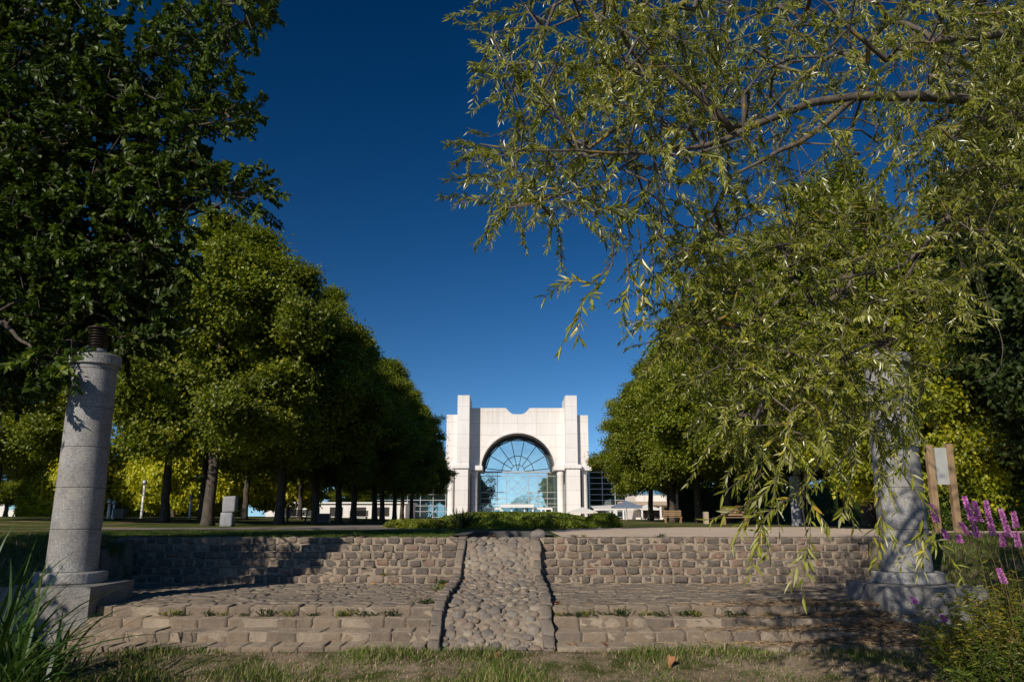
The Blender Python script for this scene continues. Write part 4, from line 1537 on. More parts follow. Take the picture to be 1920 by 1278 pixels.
# long hanging shoots, each a bare curve that carries leaves along its lower part
SHOOTS = [
    ([(1140, 420), (1150, 470), (1140, 520), (1090, 560), (1085, 640)], 6.6, 0.35), ([(1160, 430), (1175, 480), (1180, 530), (1165, 575)], 6.5, 0.45), ([(1195, 420), (1200, 470), (1210, 530), (1195, 585)], 6.6, 0.4),
    ([(1138, 500), (1110, 530), (1065, 525)], 6.6, 0.2), ([(1220, 470), (1225, 520), (1215, 555)], 6.7, 0.3),
    ([(1600, 720), (1640, 800), (1655, 870), (1650, 930), (1655, 1000), (1640, 1060)], 7.4, 0.3), ([(1580, 760), (1600, 840), (1590, 910), (1575, 975)], 7.2, 0.35),
    ([(1560, 800), (1500, 910), (1530, 960), (1558, 990)], 7.0, 0.3), ([(1545, 830), (1530, 890), (1502, 918), (1440, 960), (1420, 1030)], 6.9, 0.45),
    ([(1502, 918), (1508, 980), (1515, 1050)], 6.9, 0.8), ([(1480, 850), (1430, 930), (1370, 960), (1325, 975)], 6.9, 0.25), ([(1440, 880), (1400, 920), (1430, 1000), (1415, 1030)], 7.0, 0.4),
    ([(1700, 700), (1690, 800), (1660, 850), (1650, 910)], 7.4, 0.15), ([(1720, 640), (1700, 720), (1720, 790), (1690, 830)], 7.5, 0.2), ([(1650, 800), (1700, 900), (1745, 960), (1755, 1025)], 7.3, 0.75), ([(1730, 960), (1730, 1010), (1728, 1065)], 7.3, 0.2),
    ([(1780, 440), (1810, 500), (1820, 560), (1790, 600)], 8.0, 0.4), ([(1640, 690), (1670, 760), (1700, 830), (1690, 890)], 7.2, 0.2), ([(1520, 700), (1470, 800), (1410, 880), (1350, 930)], 7.1, 0.3),
    ([(1840, 400), (1832, 470), (1850, 560), (1880, 640), (1875, 700), (1845, 720), (1815, 712)], 7.9, 2.0), ([(1600, 830), (1560, 880), (1480, 930), (1400, 975)], 7.0, 0.35), ([(1640, 600), (1560, 640), (1480, 660)], 7.2, 0.2), ([(1690, 620), (1610, 700), (1500, 740), (1400, 760)], 7.3, 0.3),
    ([(1900, 330), (1880, 420), (1800, 520), (1730, 600)], 8.0, 0.4), ([(1830, 200), (1820, 260), (1850, 330), (1900, 370)], 7.8, 0.4), ([(1700, 200), (1680, 280), (1660, 330)], 7.5, 0.3)]
for pts, Y, t0 in SHOOTS:
    w = np.array([P(u, v, Y + 0.15 * math.sin(k)) for k, (u, v) in enumerate(pts)])
    q = dense(w, 0.06)
    ker = np.ones(5) / 5
    if len(q) > 12:
        qs = np.stack([np.convolve(np.pad(q[:, i], 2, mode='edge'), ker, 'valid') for i in range(3)], 1)
    else:
        qs = q
    qs = wiggle(qs, 0.004)
    tb.tube(qs, np.linspace(0.0075, 0.0028, len(qs)), 5)
    if t0 < 1:
        s0 = int(len(qs) * t0)
        idx = np.arange(s0, len(qs), 1)
        for _ in range(2):
            ii_ = idx[rng.random(len(idx)) < 0.85]
            n = len(ii_)
            tn = unit(np.gradient(qs, axis=0))[ii_]
            sd = unit(np.cross(tn, rng.normal(size=(n, 3))))
            leaves(mb, qs[ii_], unit(tn * 0.9 + sd * 0.7 + np.array([0, 0, -0.25])), unit(rng.normal(size=(n, 3)) + np.array([-0.5, -0.9, 0.6])), 0.135 * (0.7 + 0.5 * rng.random(n)), 0.027 * (0.8 + 0.4 * rng.random(n)), LANCE, 0.12, 0.12, np.clip(0.25 + 0.75 * rng.random(n), 0, 1))
        # short side twigs
        sel = rng.choice(idx, max(2, len(idx) // 5))
        twig_leaves(mb, qs[sel], unit(np.gradient(qs, axis=0))[sel], 10, 0.24, 0.125, 0.025, LANCE, 0.4, 0.8, (0, 0, -0.3), 0.55, (0.2, 1), tb, 0.0025, 0.12)
for m_ in (tb, mb):
    for a in m_.v:
        a -= wlo
tb.build('trunk', M['bark_grey'], wl)
mb.build('crown', M['leaf_willow'], wl)
tag(wl, 'large willow with narrow silvery leaves drooping over the right steps', 'tree')

# ------------------------------------------------------------ hedge mound in front of the building
rng = np.random.default_rng(41)


def mound(name, cx, cy, rx, ry, h, n, lsize, mat, label, cat, z0=0.0, spiky=False, flat=0.5):
    a = rng.random(n) * 2 * math.pi
    q = np.sqrt(rng.random(n))
    edge = 1 + 0.05 * np.sin(5 * a + cx) + 0.04 * np.sin(11 * a + cy)
    z = h * (1 - q ** 4) ** flat * (0.92 + 0.16 * np.sin(a * 4 + q * 7) * q) - rng.random(n) * 0.10 * h
    p = np.stack([q * rx * edge * np.cos(a), q * ry * edge * np.sin(a), z0 * 0 + np.maximum(z, 0.0)], 1)
    low = rng.random(n) < 0.3
    p[low, 2] *= rng.random(low.sum())
    out = unit(np.stack([np.cos(a) * q ** 3, np.sin(a) * q ** 3, np.full(n, 0.7)], 1))
    mb = MB()
    leaves(mb, p, unit(out * 0.6 + rand_dir(n) * 0.9), unit(out + rand_dir(n) * 0.6), lsize * (0.6 + 0.7 * rng.random(n)), lsize * 0.55 * (0.7 + 0.5 * rng.random(n)), OVATE)
    # earth core so that nothing shows through
    core = [(rx * math.cos(math.pi / 2 * t) * 0.93, -0.05 + h * 0.80 * math.sin(math.pi / 2 * t) ** 0.7) for t in np.linspace(0, 1, 8)]
    n0 = mb.n
    mb.lathe([(max(r, 0.001), zz) for r, zz in core], n=28, rnd=0.05)
    mb.v[-1][:, 1] *= ry / rx
    o = mb.build(name, mat)
    o.location = (cx, cy, z0)
    tag(o, label, cat)
    return o


mound('hedge', 0.1, 40.0, 4.0, 5.2, 0.68, 52000, 0.10, M['leaf_hedge'], 'broad low green hedge mound in front of the glazed arch', 'hedge')
mound('shrub', 4.15, 37.3, 0.85, 0.9, 0.62, 9000, 0.085, M['leaf_hedge'], 'rounded bright green shrub at the right end of the hedge mound', 'shrub')
mound('ground_cover', -4.2, 37.5, 1.6, 2.0, 0.34, 9000, 0.09, M['leaf_grove'], 'low dark ground cover at the left end of the hedge mound', 'shrub')


def blade_fan(mb, n, base_r, L, Wd, lean, up=1.0, droop=0.45, center=(0, 0, 0), seg=6):
    """arching strap leaves from one crown"""
    a = rng.random(n) * 2 * math.pi
    b = np.stack([base_r * rng.random(n) * np.cos(a), base_r * rng.random(n) * np.sin(a), np.zeros(n)], 1) + np.array(center)
    ln = L * (0.55 + 0.6 * rng.random(n))
    le = lean * rng.random(n)
    d = unit(np.stack([np.cos(a) * le, np.sin(a) * le, np.full(n, up)], 1))
    hdir = np.stack([np.cos(a), np.sin(a), np.zeros(n)], 1)
    sd = np.stack([-np.sin(a), np.cos(a), np.zeros(n)], 1)
    sd = unit(sd + 0.3 * rng.normal(size=(n, 3)))
    t = np.linspace(0, 1, seg)
    dr = droop * (0.4 + rng.random(n)) * ln
    c = b[:, None] + d[:, None] * (ln[:, None] * t)[..., None] + (hdir * 0.8 + np.array([0, 0, -0.75]))[:, None] * (dr[:, None] * t ** 2.4)[..., None]
    w = Wd * (0.6 + 0.6 * rng.random(n))[:, None] * (np.sin(math.pi * (0.18 + 0.82 * t)) ** 0.8)[None]
    v = np.stack([c - sd[:, None] * w[..., None] / 2, c + sd[:, None] * w[..., None] / 2], 2).reshape(n, seg * 2, 3)
    f = []
    for k in range(seg - 1):
        f.append([2 * k, 2 * k + 1, 2 * k + 3, 2 * k + 2])
    f = (np.arange(n)[:, None, None] * seg * 2 + np.array(f)[None]).reshape(-1, 4)
    mb.add(v.reshape(-1, 3), f, np.repeat(rng.random(n), seg * 2), True)


mb = MB()
blade_fan(mb, 130, 0.32, 0.95, 0.045, 1.1, 1.0, 0.18)
o = mb.build('flax_plant', M['leaf_spiky'])
o.location = (XU(866, 985, 35.6), 35.6, 0)
tag(o, 'dark spiky strap-leaved plant at the left end of the hedge mound', 'plant')

# ------------------------------------------------------------ reeds, herbs and flowers in the foreground
def tz(x, y):
    return float(terrain_z(np.array(float(x)), np.array(float(y))))


REEDS = [(40, 9.4, 34, 1.95), (-25, 9.0, 36, 2.2), (95, 10.6, 24, 1.35), (10, 10.8, 30, 2.0), (-70, 9.8, 30, 2.2), (135, 11.2, 16, 0.95), (75, 8.9, 20, 1.2)]
reed_txt = ['reed clump in front of the left column plinth', 'tall reed clump at the lower left corner of the view', 'short reed clump touching the left column plinth', 'reed clump behind the others left of the column', 'reed clump half outside the left edge of the photo', 'small reed tuft just right of the reeds, below the plinth', 'low reed tuft nearest the grass at lower left']
for (u, y, n, L), txt in zip(REEDS, reed_txt):
    mb = MB()
    blade_fan(mb, n, 0.28, L, 0.042, 0.75, 1.0, 0.42, seg=8)
    blade_fan(mb, n // 2, 0.30, L * 0.7, 0.034, 1.3, 0.8, 0.35, seg=7)
    o = mb.build('reed_clump', M['leaf_reed'])
    x = XU(u, 1180, y)
    o.location = (x, y, tz(x, y) - 0.03)
    tag(o, txt, 'reeds', 'reeds at the lower left')


def herb(name, x, y, h, r, n, mat, label, cat, lsize=0.06, group=None):
    e = empty(name, (x, y, tz(x, y) - 0.03))
    sm, lm = MB(), MB()
    for _ in range(n):
        a, q = rng.random() * 6.28, math.sqrt(rng.random())
        hh = h * (0.55 + 0.5 * rng.random()) * (1.05 - 0.35 * q)
        b = np.array([0.35 * r * q * math.cos(a), 0.35 * r * q * math.sin(a), 0])
        tt = np.linspace(0, 1, 7)[:, None]
        c = b + np.array([r * q * math.cos(a), r * q * math.sin(a), 0]) * tt ** 1.5 * 0.75 + np.array([0, 0, hh]) * tt
        c = wiggle(c, 0.012)
        sm.tube(c, np.linspace(0.006, 0.002, 7), 4, cap=False)
        m = int(105 * hh / h)
        t2 = 0.12 + 0.88 * rng.random(m)
        pp = np.stack([np.interp(t2, tt[:, 0], c[:, i]) for i in range(3)], 1)
        leaves(lm, pp, unit(rand_dir(m) * np.array([1, 1, 0.4]) + np.array([0, 0, 0.3])), unit(rng.normal(size=(m, 3)) * 0.5 + np.array([0, 0, 1])), lsize * (0.6 + 0.8 * rng.random(m)), lsize * 0.30 * (0.7 + 0.6 * rng.random(m)), LANCE)
    sm.build('stems', M['twig'], e)
    lm.build('leaves', mat, e)
    tag(e, label, cat, group)
    return e


HB = [(1850, 10.2, 1.45, 0.75, 46, 'leaf_herb', 'yellow-green leafy bush below the purple flower spikes'), (1925, 9.9, 1.5, 0.8, 46, 'leaf_herb', 'yellow-green leafy bush at the right edge of the photo'), (1790, 10.9, 0.9, 0.5, 24, 'leaf_herb', 'small yellow-green herb against the right column plinth'),
      (1880, 8.6, 0.85, 0.7, 46, 'leaf_dark', 'dark leafy bramble at the lower right corner'), (1960, 8.5, 1.1, 0.8, 46, 'leaf_dark', 'dark leafy bramble half outside the right edge'), (1830, 9.4, 0.75, 0.5, 30, 'leaf_dark', 'dark low herb at the foot of the right column plinth')]
for u, y, h, r, n, m_, txt in HB:
    herb('leafy_bush', XU(u, 1180, y), y, h, r, n, M[m_], txt, 'bush', 0.075, 'bushes at the lower right')

SPK = [(1745, 945, 1757, 980, 10.4), (1808, 932, 1822, 975, 9.9), (1826, 940, 1838, 978, 10.1), (1818, 955, 1830, 1000, 10.3), (1848, 940, 1862, 1005, 10.0), (1876, 955, 1893, 1008, 9.9), (1905, 998, 1910, 1026, 10.0), (1879, 1000, 1882, 1026, 10.2), (1801, 980, 1816, 1003, 10.5), (1768, 993, 1778, 1013, 10.6),
       (1797, 1003, 1800, 1018, 10.4), (1872, 1067, 1884, 1094, 9.6), (1828, 990, 1833, 1008, 10.2), (1710, 1120, 1718, 1132, 10.9), (1765, 1153, 1772, 1166, 10.6), (1900, 960, 1906, 990, 10.4)]
for k, (u0, v0, u1, v1, y) in enumerate(SPK):
    top, bot = P(u0, v0, y), P(u1, v1, y)
    gx_, gy_ = bot[0] + 0.25 * (rng.random() + 0.3), y + 0.1 * rng.normal()
    if u0 in (1710, 1765):
        gx_, gy_ = bot[0] + 0.30, y + 0.15
    gz = tz(gx_, gy_)
    e = empty('purple_loosestrife', (gx_, gy_, gz))
    eo = np.array(e.location)
    q = np.array([(gx_, gy_, gz - 0.03), (0.65 * gx_ + 0.35 * bot[0], y, gz + 0.55 * (bot[2] - gz)), bot, top]) - eo
    q = dense(q, 0.05)
    MB().tube(q, np.linspace(0.006, 0.003, len(q)), 5).build('stem', M['twig'], e)
    m = int(70 + 700 * np.linalg.norm(top - bot))
    t2 = rng.random(m)
    wsp = 0.044 * (1.05 - 0.75 * t2)
    a = rng.random(m) * 6.28
    pp = (bot - eo) + (top - bot)[None] * t2[:, None] + np.stack([np.cos(a) * wsp, np.sin(a) * wsp, np.zeros(m)], 1)
    fm = MB()
    leaves(fm, pp - np.stack([np.cos(a) * wsp * .6, np.sin(a) * wsp * .6, np.zeros(m)], 1), unit(np.stack([np.cos(a), np.sin(a), 0.5 + 0.3 * rng.random(m)], 1)), rand_dir(m), 0.030, 0.017, OVATE)
    fm.build('flower_spike', M['petal'], e)
    lm = MB()
    m = 34
    sel = rng.choice(np.arange(int(len(q) * 0.15), max(int(len(q) * 0.8), int(len(q) * 0.15) + 1)), m)
    leaves(lm, q[sel], unit(rand_dir(m) * np.array([1, 1, .3]) + np.array([0, 0, .35])), unit(rng.normal(size=(m, 3)) * .4 + np.array([0, 0, 1])), 0.085 * (0.6 + 0.6 * rng.random(m)), 0.02, LANCE)
    lm.build('leaves', M['leaf_herb'], e)
    tag(e, 'purple loosestrife with a slender upright flower spike at the right edge', 'flower', 'purple loosestrife beside the right column')

# ------------------------------------------------------------ grass, straw, weeds, fallen leaves
def grass_field(name, pts, h, w, mat, lean=0.55, bend=0.35):
    n = len(pts)
    z = terrain_z(pts[:, 0], pts[:, 1]) - 0.01
    b = np.stack([pts[:, 0], pts[:, 1], z], 1)
    a = rng.random(n) * 6.28
    hh = h * (0.45 + 0.85 * rng.random(n))
    d = np.stack([np.cos(a) * lean * rng.random(n), np.sin(a) * lean * rng.random(n), np.ones(n)], 1)
    d = unit(d)
    bn = np.stack([np.cos(a), np.sin(a), -0.5 * np.ones(n)], 1) * (bend * hh * rng.random(n))[:, None]
    sd = np.stack([-np.sin(a + 1.2 * rng.normal(size=n)), np.cos(a), np.zeros(n)], 1)
    sd = unit(sd) * (w * (0.6 + 0.8 * rng.random(n)))[:, None] / 2
    m1 = b + d * (hh * 0.5)[:, None] + bn * 0.25
    tp = b + d * hh[:, None] + bn
    v = np.stack([b - sd, b + sd, m1 + sd * 0.8, tp, m1 - sd * 0.8], 1)
    k = (np.arange(n) * 5)[:, None]
    mb = MB()
    mb.add(v.reshape(-1, 3), k + np.array([[0, 1, 2, 4]]), np.repeat(rng.random(n), 5))
    mb.f.append(k + np.array([[4, 2, 3, 3]])[:, :3])
    mb.smooth.append(np.full(n, False))
    return mb.build(name, mat)


def patch_noise(x, y, s, seed=0):
    r_ = np.random.default_rng(seed)
    o = 0
    for k in range(5):
        a, ph = r_.random() * 6.28, r_.random(2) * 6.28
        f = s * (0.6 + 1.4 * r_.random())
        o = o + np.sin((x * math.cos(a) + y * math.sin(a)) * f + ph[0]) * np.cos((x * math.sin(a) - y * math.cos(a)) * f * 0.8 + ph[1])
    return o


n = 90000
pts = np.stack([-8.5 + 16.5 * rng.random(n), 9.4 + 3.06 * rng.random(n)], 1)
pn = patch_noise(pts[:, 0], pts[:, 1], 1.5, 3) + 0.6 * (np.exp(-((pts[:, 0] - 0.3) / 1.4) ** 2)) - 0.7 * smooth((pts[:, 0] - 2.8) / 2) + 0.3
keep = rng.random(n) < np.clip(0.10 + 0.32 * pn + 0.35 * smooth((pts[:, 1] - 11.7) / 0.6) * (rng.random(n) < 0.5), 0.03, 0.8)
o = grass_field('grass', pts[keep], 0.15 * np.clip(0.55 + 0.35 * pn[keep], 0.4, 1.5), 0.012, M['grass'], 0.7)
tag(o, 'patchy grass at the foot of the steps', 'grass', kind='stuff')
# dry thatch between the blades
n = 26000
pts = np.stack([-7.5 + 15 * rng.random(n), 9.6 + 2.85 * rng.random(n)], 1)
o = grass_field('dry_grass', pts, 0.06, 0.009, M['straw'], 1.8, 0.9)
tag(o, 'dry thatch among the grass at the foot of the steps', 'dry grass', kind='stuff')
n = 60000
pts = np.stack([-13.0 + 11.8 * rng.random(n), TOP_Y + 0.05 + 10.5 * rng.random(n) ** 1.4], 1)
ok = (np.abs(pts[:, 0] - BAS[0]) > 1.4)
o = grass_field('lawn', pts[ok], 0.062, 0.010, M['lawn'], 0.8)
tag(o, 'short lawn along the top of the left steps', 'grass', kind='stuff')
n = 34000
pts = np.stack([-8.0 - 5.5 * rng.random(n), 12.4 + 8.0 * rng.random(n)], 1)
pts2 = np.stack([7.9 + 5.5 * rng.random(n), 11.6 + 8.8 * rng.random(n)], 1)
pts = np.concatenate([pts, pts2])
ok = ~(((pts[:, 1] > 18.3) & (pts[:, 0] > -9.8) & (pts[:, 0] < 9.1)) | ((np.abs(pts[:, 0] + 0.3) < 8.5) & (pts[:, 1] > 14.2)))
o = grass_field('bank_grass', pts[ok], 0.17, 0.012, M['grass'], 0.8)
tag(o, 'rough grass on the banks beside the steps', 'grass', kind='stuff')


def stair_z(x, y):
    """top of the steps at (x, y)"""
    z = np.full(np.shape(x), -1.6)
    for i, q in enumerate(LOW_Y):
        z = np.where(y > q, LOW_Z[i], z)
    for i, q in enumerate(UP_Y):
        z = np.where(y > q, -0.96 + RIS * (i + 1), z)
    return z


# straw swept against the right column
n = 4200
sx_ = 2.6 + 4.0 * rng.beta(3.0, 1.4, n)
sy_ = 12.0 + 3.0 * rng.beta(1.6, 2.2, n)
pile = 0.16 * np.exp(-((sx_ - 5.7) / 0.75) ** 2 - ((sy_ - 13.1) / 0.8) ** 2)
zz = np.maximum(stair_z(sx_, sy_), np.where(sx_ > LO_R, -1.55, -9))
p0 = np.stack([sx_, sy_, zz + 0.01 + pile * rng.random(n)], 1)
a = rng.normal(size=n) * 0.9 + 0.3
ln = 0.10 + 0.30 * rng.random(n) ** 2
dv = np.stack([np.cos(a), np.sin(a) * 0.7, rng.normal(size=n) * 0.16], 1)
mb = MB()
edge_tubes(mb, p0 - dv * ln[:, None] / 2, p0 + dv * ln[:, None] / 2, np.full(n, 0.0055), np.full(n, 0.0035), 3)
for k in range(len(mb.r)):
    mb.r[k] = np.repeat(rng.random(n), 6)
n = 900
sx_ = 1.2 + 5.6 * rng.random(n) ** 0.7
sy_ = rng.choice(np.concatenate([np.array(LOW_Y) + 0.3, [16.5, 17.2, 18.0, 18.3], np.array(UP_Y[:4]) + 0.2]), n) + rng.normal(size=n) * 0.05
p0 = np.stack([sx_, sy_, stair_z(sx_, sy_) + 0.012], 1)
a = rng.random(n) * 6.28
ln = 0.05 + 0.2 * rng.random(n)
dv = np.stack([np.cos(a), np.sin(a) * 0.5, rng.normal(size=n) * 0.05], 1)
edge_tubes(mb, p0 - dv * ln[:, None] / 2, p0 + dv * ln[:, None] / 2, np.full(n, 0.0055), np.full(n, 0.0035), 3)
mb.r[-1] = np.repeat(rng.random(n), 6)
o = mb.build('straw_litter', M['straw'])
tag(o, 'dry straw and twigs swept against the right column plinth', 'straw', kind='stuff')

# weeds in the joints
wp = [MB() for _ in range(3)]
WT = []
for k, m_ in enumerate(wp):
    blade_fan(m_, 26 + 8 * k, 0.07 + 0.02 * k, 0.15, 0.012, 1.6, 0.8, 0.35, seg=5)
    nl = 40
    leaves(m_, np.stack([rng.normal(size=nl) * 0.09, rng.normal(size=nl) * 0.05, 0.02 + 0.06 * rng.random(nl)], 1), unit(rand_dir(nl) + np.array([0, 0, 0.5])), unit(rand_dir(nl) * 0.6 + np.array([0, 0, 1])), 0.05, 0.022, OVATE)
    WT.append(m_.build('weed_tuft', M['leaf_reed' if k else 'leaf_herb']))
wspots = [(u, 1147, LOW_Y[3] - 0.04, 'green weed tuft growing along the front edge of the left landing') for u in (322, 336, 392, 420, 458, 500, 545, 590, 640, 655, 690, 735)] + \
    [(u, 1147, LOW_Y[3] - 0.04, 'green weed tuft growing along the front edge of the right landing') for u in (1046, 1062, 1084, 1102, 1128, 1160, 1210, 1235, 1290, 1305, 1372, 1392, 1440, 1560)] + \
    [(830, 1090, 18.4, 'weed tuft at the back of the left landing beside the channel kerb'), (822, 1106, 16.8, 'weed tuft half way along the left kerb on the landing'), (800, 1142, 14.3, 'bright weed tuft where the left kerb meets the landing edge'),
     (1076, 1008, 20.1, 'weed tuft on the top right step'), (1095, 1008, 20.15, 'weed tuft on the top right step'), (1240, 1012, 20.1, 'weed tuft on the top right step'), (670, 1010, 20.1, 'weed tuft on the top left step'), (720, 1075, 18.72, 'weed tuft on the lowest upper step at left')]
for k, (u, v_, y, txt) in enumerate(wspots):
    o = WT[k % 3] if k < 3 else WT[k % 3].copy()
    if k >= 3:
        COL.objects.link(o)
    x = XU(u, v_, y)
    zc_ = float(stair_z(np.array(x), np.array(y)))
    sc = 0.55 + 0.7 * rng.random()
    o.location = (x, y, zc_ - 0.005)
    o.rotation_euler = (0, 0, rng.random() * 6.28)
    o.scale = (sc * 1.2, sc, sc)
    tag(o, txt, 'weed', 'weeds in the joints of the steps')

# fallen leaves
def fallen(name, big):
    a = np.linspace(0, 2 * math.pi, 23)[:-1]
    r = 0.62 + 0.38 * np.abs(np.cos(2.5 * a + 0.2)) ** 1.5
    v = [(0, 0, 0.006)] + [(rr * math.cos(t), rr * math.sin(t) * 0.85, 0.05 + 0.22 * math.sin(2 * t + 1) * rr) for rr, t in zip(r, a)]
    f = [(0, i + 1, (i + 1) % 22 + 1) for i in range(22)]
    mb = MB().add(np.array(v) * big, f, 0.25 + 0.75 * rng.random(len(v)))
    return mb.build(name, M['dead_leaf'])


FL = [(1252, 1252, 11.7, 0.16, 'big pale brown plane leaf lying on the grass below the right steps'), (1070, 1214, 12.65, 0.08, 'small orange leaf on the lowest right step beside the kerb'), (1134, 1210, 12.7, 0.07, 'small orange leaf on the lowest right step'), (842, 1094, 18.0, 0.13, 'orange leaf at the back of the left landing by the kerb'),
      (1044, 1145, 14.2, 0.13, 'orange leaf on the right landing edge beside the kerb'), (922, 1004, 20.3, 0.12, 'orange leaf on the sill of the sunken basin'), (740, 1096, 18.2, 0.10, 'brown leaf at the foot of the upper left steps'), (700, 1097, 18.2, 0.09, 'small brown leaf at the foot of the upper left steps, farther from the kerb'),
      (1520, 1168, 13.3, 0.13, 'orange leaf in the straw on the right lower steps'), (1460, 1158, 13.7, 0.09, 'small leaf at the edge of the straw'), (925, 1226, 12.2, 0.12, 'brown leaf at the foot of the channel'), (1105, 1060, 19.0, 0.09, 'orange leaf on the upper right steps'), (1210, 1062, 19.0, 0.09, 'reddish leaf on the upper right steps under the willow'), (1590, 1150, 13.7, 0.12, 'brown leaf against the right column plinth')]
for u, v_, y, sz, txt in FL:
    o = fallen('fallen_leaf', sz)
    x = XU(u, v_, y)
    z = tz(x, y) if y < 12.45 else float(stair_z(np.array(x), np.array(y)))
    if abs(x + 0.2) < 0.8 and y > 12.45:
        z = prof(y) + 0.05
    o.location = (x, y, z + 0.015)
    o.rotation_euler = (0.25 * rng.normal(), 0.25 * rng.normal(), rng.random() * 6.28)
    tag(o, txt, 'leaf', 'fallen leaves')
v = np.stack(np.meshgrid(np.linspace(-.12, .12, 9), np.linspace(-.07, .07, 6)), 2).reshape(-1, 2)
v = np.concatenate([v, 0.02 + 0.025 * rng.random((len(v), 1))], 1)
f = [(j * 9 + i, j * 9 + i + 1, j * 9 + i + 10, j * 9 + i + 9) for j in range(5) for i in range(8)]
o = MB().add(v, f).build('plastic_scrap', M['plastic'])
x = XU(1562, 1181, 13.0)
o.location = (x, 13.05, -1.235)
tag(o, 'crumpled pale scrap of plastic in the straw', 'litter')

# ------------------------------------------------------------ furniture of the park
def pbox(name, u0, u1, v0, v1, y, depth, mat, label, cat, group=None, z0=0.0):
    x0, x1, z1 = XU(u0, 960, y), XU(u1, 960, y), ZV(v0, y)
    e = MB().box(-(x1 - x0) / 2, (x1 - x0) / 2, -depth / 2, depth / 2, 0, z1 - z0).build(name, mat)
    e.location = ((x0 + x1) / 2, y, z0)
    tag(e, label, cat, group)
    return e


# grey pillar on the left lawn: two blocks
y = 42.0
x0, x1 = XU(418, 958, y), XU(442, 958, y)
e = empty('stone_pillar', ((x0 + x1) / 2, y, 0))
w = (x1 - x0) / 2
mb = MB()
stones(mb, [(-0.06, 0, 0.33)], [(w * 0.95, w * 0.8, 0.36)], rad=0.05, rough=0.012)
mb.build('lower_block', M['pillar_grey'], e)
mb = MB()
stones(mb, [(0.03, 0, 0.70 + (ZV(930, y) - 0.70) / 2)], [(w, w * 0.8, (ZV(930, y) - 0.69) / 2)], rad=0.03, rough=0.004)
mb.build('upper_block', M['pillar_grey'], e)
tag(e, 'short grey stone pillar of two blocks on the left lawn', 'pillar')
# concrete post on the right
y = 44.0
x0, x1 = XU(1484, 958, y), XU(1506, 958, y)
r = (x1 - x0) / 2
o = MB().lathe([(0, -0.1), (r * 1.06, -0.1), (r * 1.06, 0.06), (r, 0.08), (r, 2.55), (r * 0.95, 2.62), (0, 2.64)], n=28).build('concrete_post', M['pillar_grey'])
o.location = ((x0 + x1) / 2, y, 0)
tag(o, 'round grey concrete post among the willow sprays at the right path', 'post')

# notice board
y = 22.0
e = empty('notice_board', (XU(1770, 980, y), y, 0))
ex = e.location[0]
for uu, vt in ((1748, 834), (1786, 832)):
    x = XU(uu, 905, y) - ex
    b = MB().box(x - 0.085, x + 0.085, -0.07, 0.07, -0.3, ZV(vt, y))
    b.build('post', M['wood'], e)
xa, xb = XU(1750, 870, y) - ex, XU(1784, 870, y) - ex
MB().box(xa + 0.06, xb - 0.06, -0.03, 0.025, ZV(908, y), ZV(839, y)).build('panel', M['board'], e)
tag(e, 'wooden notice board with a bare grey panel on two posts', 'notice board')

# lamp posts in the left grove
for u, v0, y, txt in ((267, 907, 66, 'thin white post in the left grove, tallest and nearest the column'), (357, 935, 74, 'thin white post between the grove trunks'), (214, 945, 60, 'pale short post beside the dark bin'), (205, 943, 60, 'paler short post left of the dark bin')):
    x = XU(u, 950, y)
    z0 = tz(x, y)
    h = ZV(v0, y) - z0
    e = empty('lamp_post', (x, y, z0))
    MB().lathe([(0, -0.1), (0.13, -0.1), (0.11, 0.3), (0.085, h), (0, h)], n=12).build('pole', M['white_paint'], e)
    MB().lathe([(0, h), (0.16, h), (0.2, h + 0.12), (0.12, h + 0.3), (0, h + 0.34)], n=12).build('lamp_head', M['steel'], e)
    tag(e, txt, 'lamp post', 'white posts in the left grove')
o = pbox('litter_bin', 216, 236, 953, 966, 60, 0.7, M['bin_green'], 'dark bin between the posts in the left grove', 'bin', z0=0.4)


def bench(x, y, w, rz, mat, label, cat, group, backrest=True):
    e = empty('bench', (x, y, tz(x, y)), rz)
    MB().box(-w / 2, w / 2, -0.22, 0.22, 0.42, 0.47).build('seat', mat, e)
    for s_ in (-1, 1):
        MB().box(s_ * w * 0.42 - 0.05, s_ * w * 0.42 + 0.05, -0.2, 0.2, 0, 0.415).build('leg', mat, e)
    if backrest:
        mb = MB()
        for k in range(3):
            mb.box(-w / 2, w / 2, 0.20, 0.24, 0.55 + 0.15 * k, 0.66 + 0.15 * k)
        for s_ in (-1, 1):
            mb.box(s_ * w * 0.42 - 0.03, s_ * w * 0.42 + 0.03, 0.245, 0.30, 0.3, 1.0)
        mb.build('backrest', mat, e)
    tag(e, label, cat, group)


bench(XU(556, 975, 58), 58, 1.5, 0.1, M['dark'], 'dark wooden bench in the shade of the left avenue', 'bench', 'benches')
bench(XU(672, 975, 70), 70, 1.6, 0.05, M['dark'], 'dark bench farther back in the shade of the left avenue', 'bench', 'benches')
bench(XU(1262, 975, 64), 64, 1.4, 0.0, M['wood'], 'slatted wooden bench near the terrace trunks', 'bench', 'benches')
bench(XU(1377, 975, 50), 50, 1.5, 0.0, M['wood'], 'slatted wooden bench half hidden by the lowest willow sprays', 'bench', 'benches')
pbox('utility_box', 596, 619, 962, 979, 62, 0.6, M['steel_dark'], 'grey utility box in the shade of the left avenue', 'box')
o = pbox('litter_bin', 1319, 1327, 959, 978, 55, 0.4, M['tan_wall'], 'small pale bin beside the right avenue benches', 'bin')

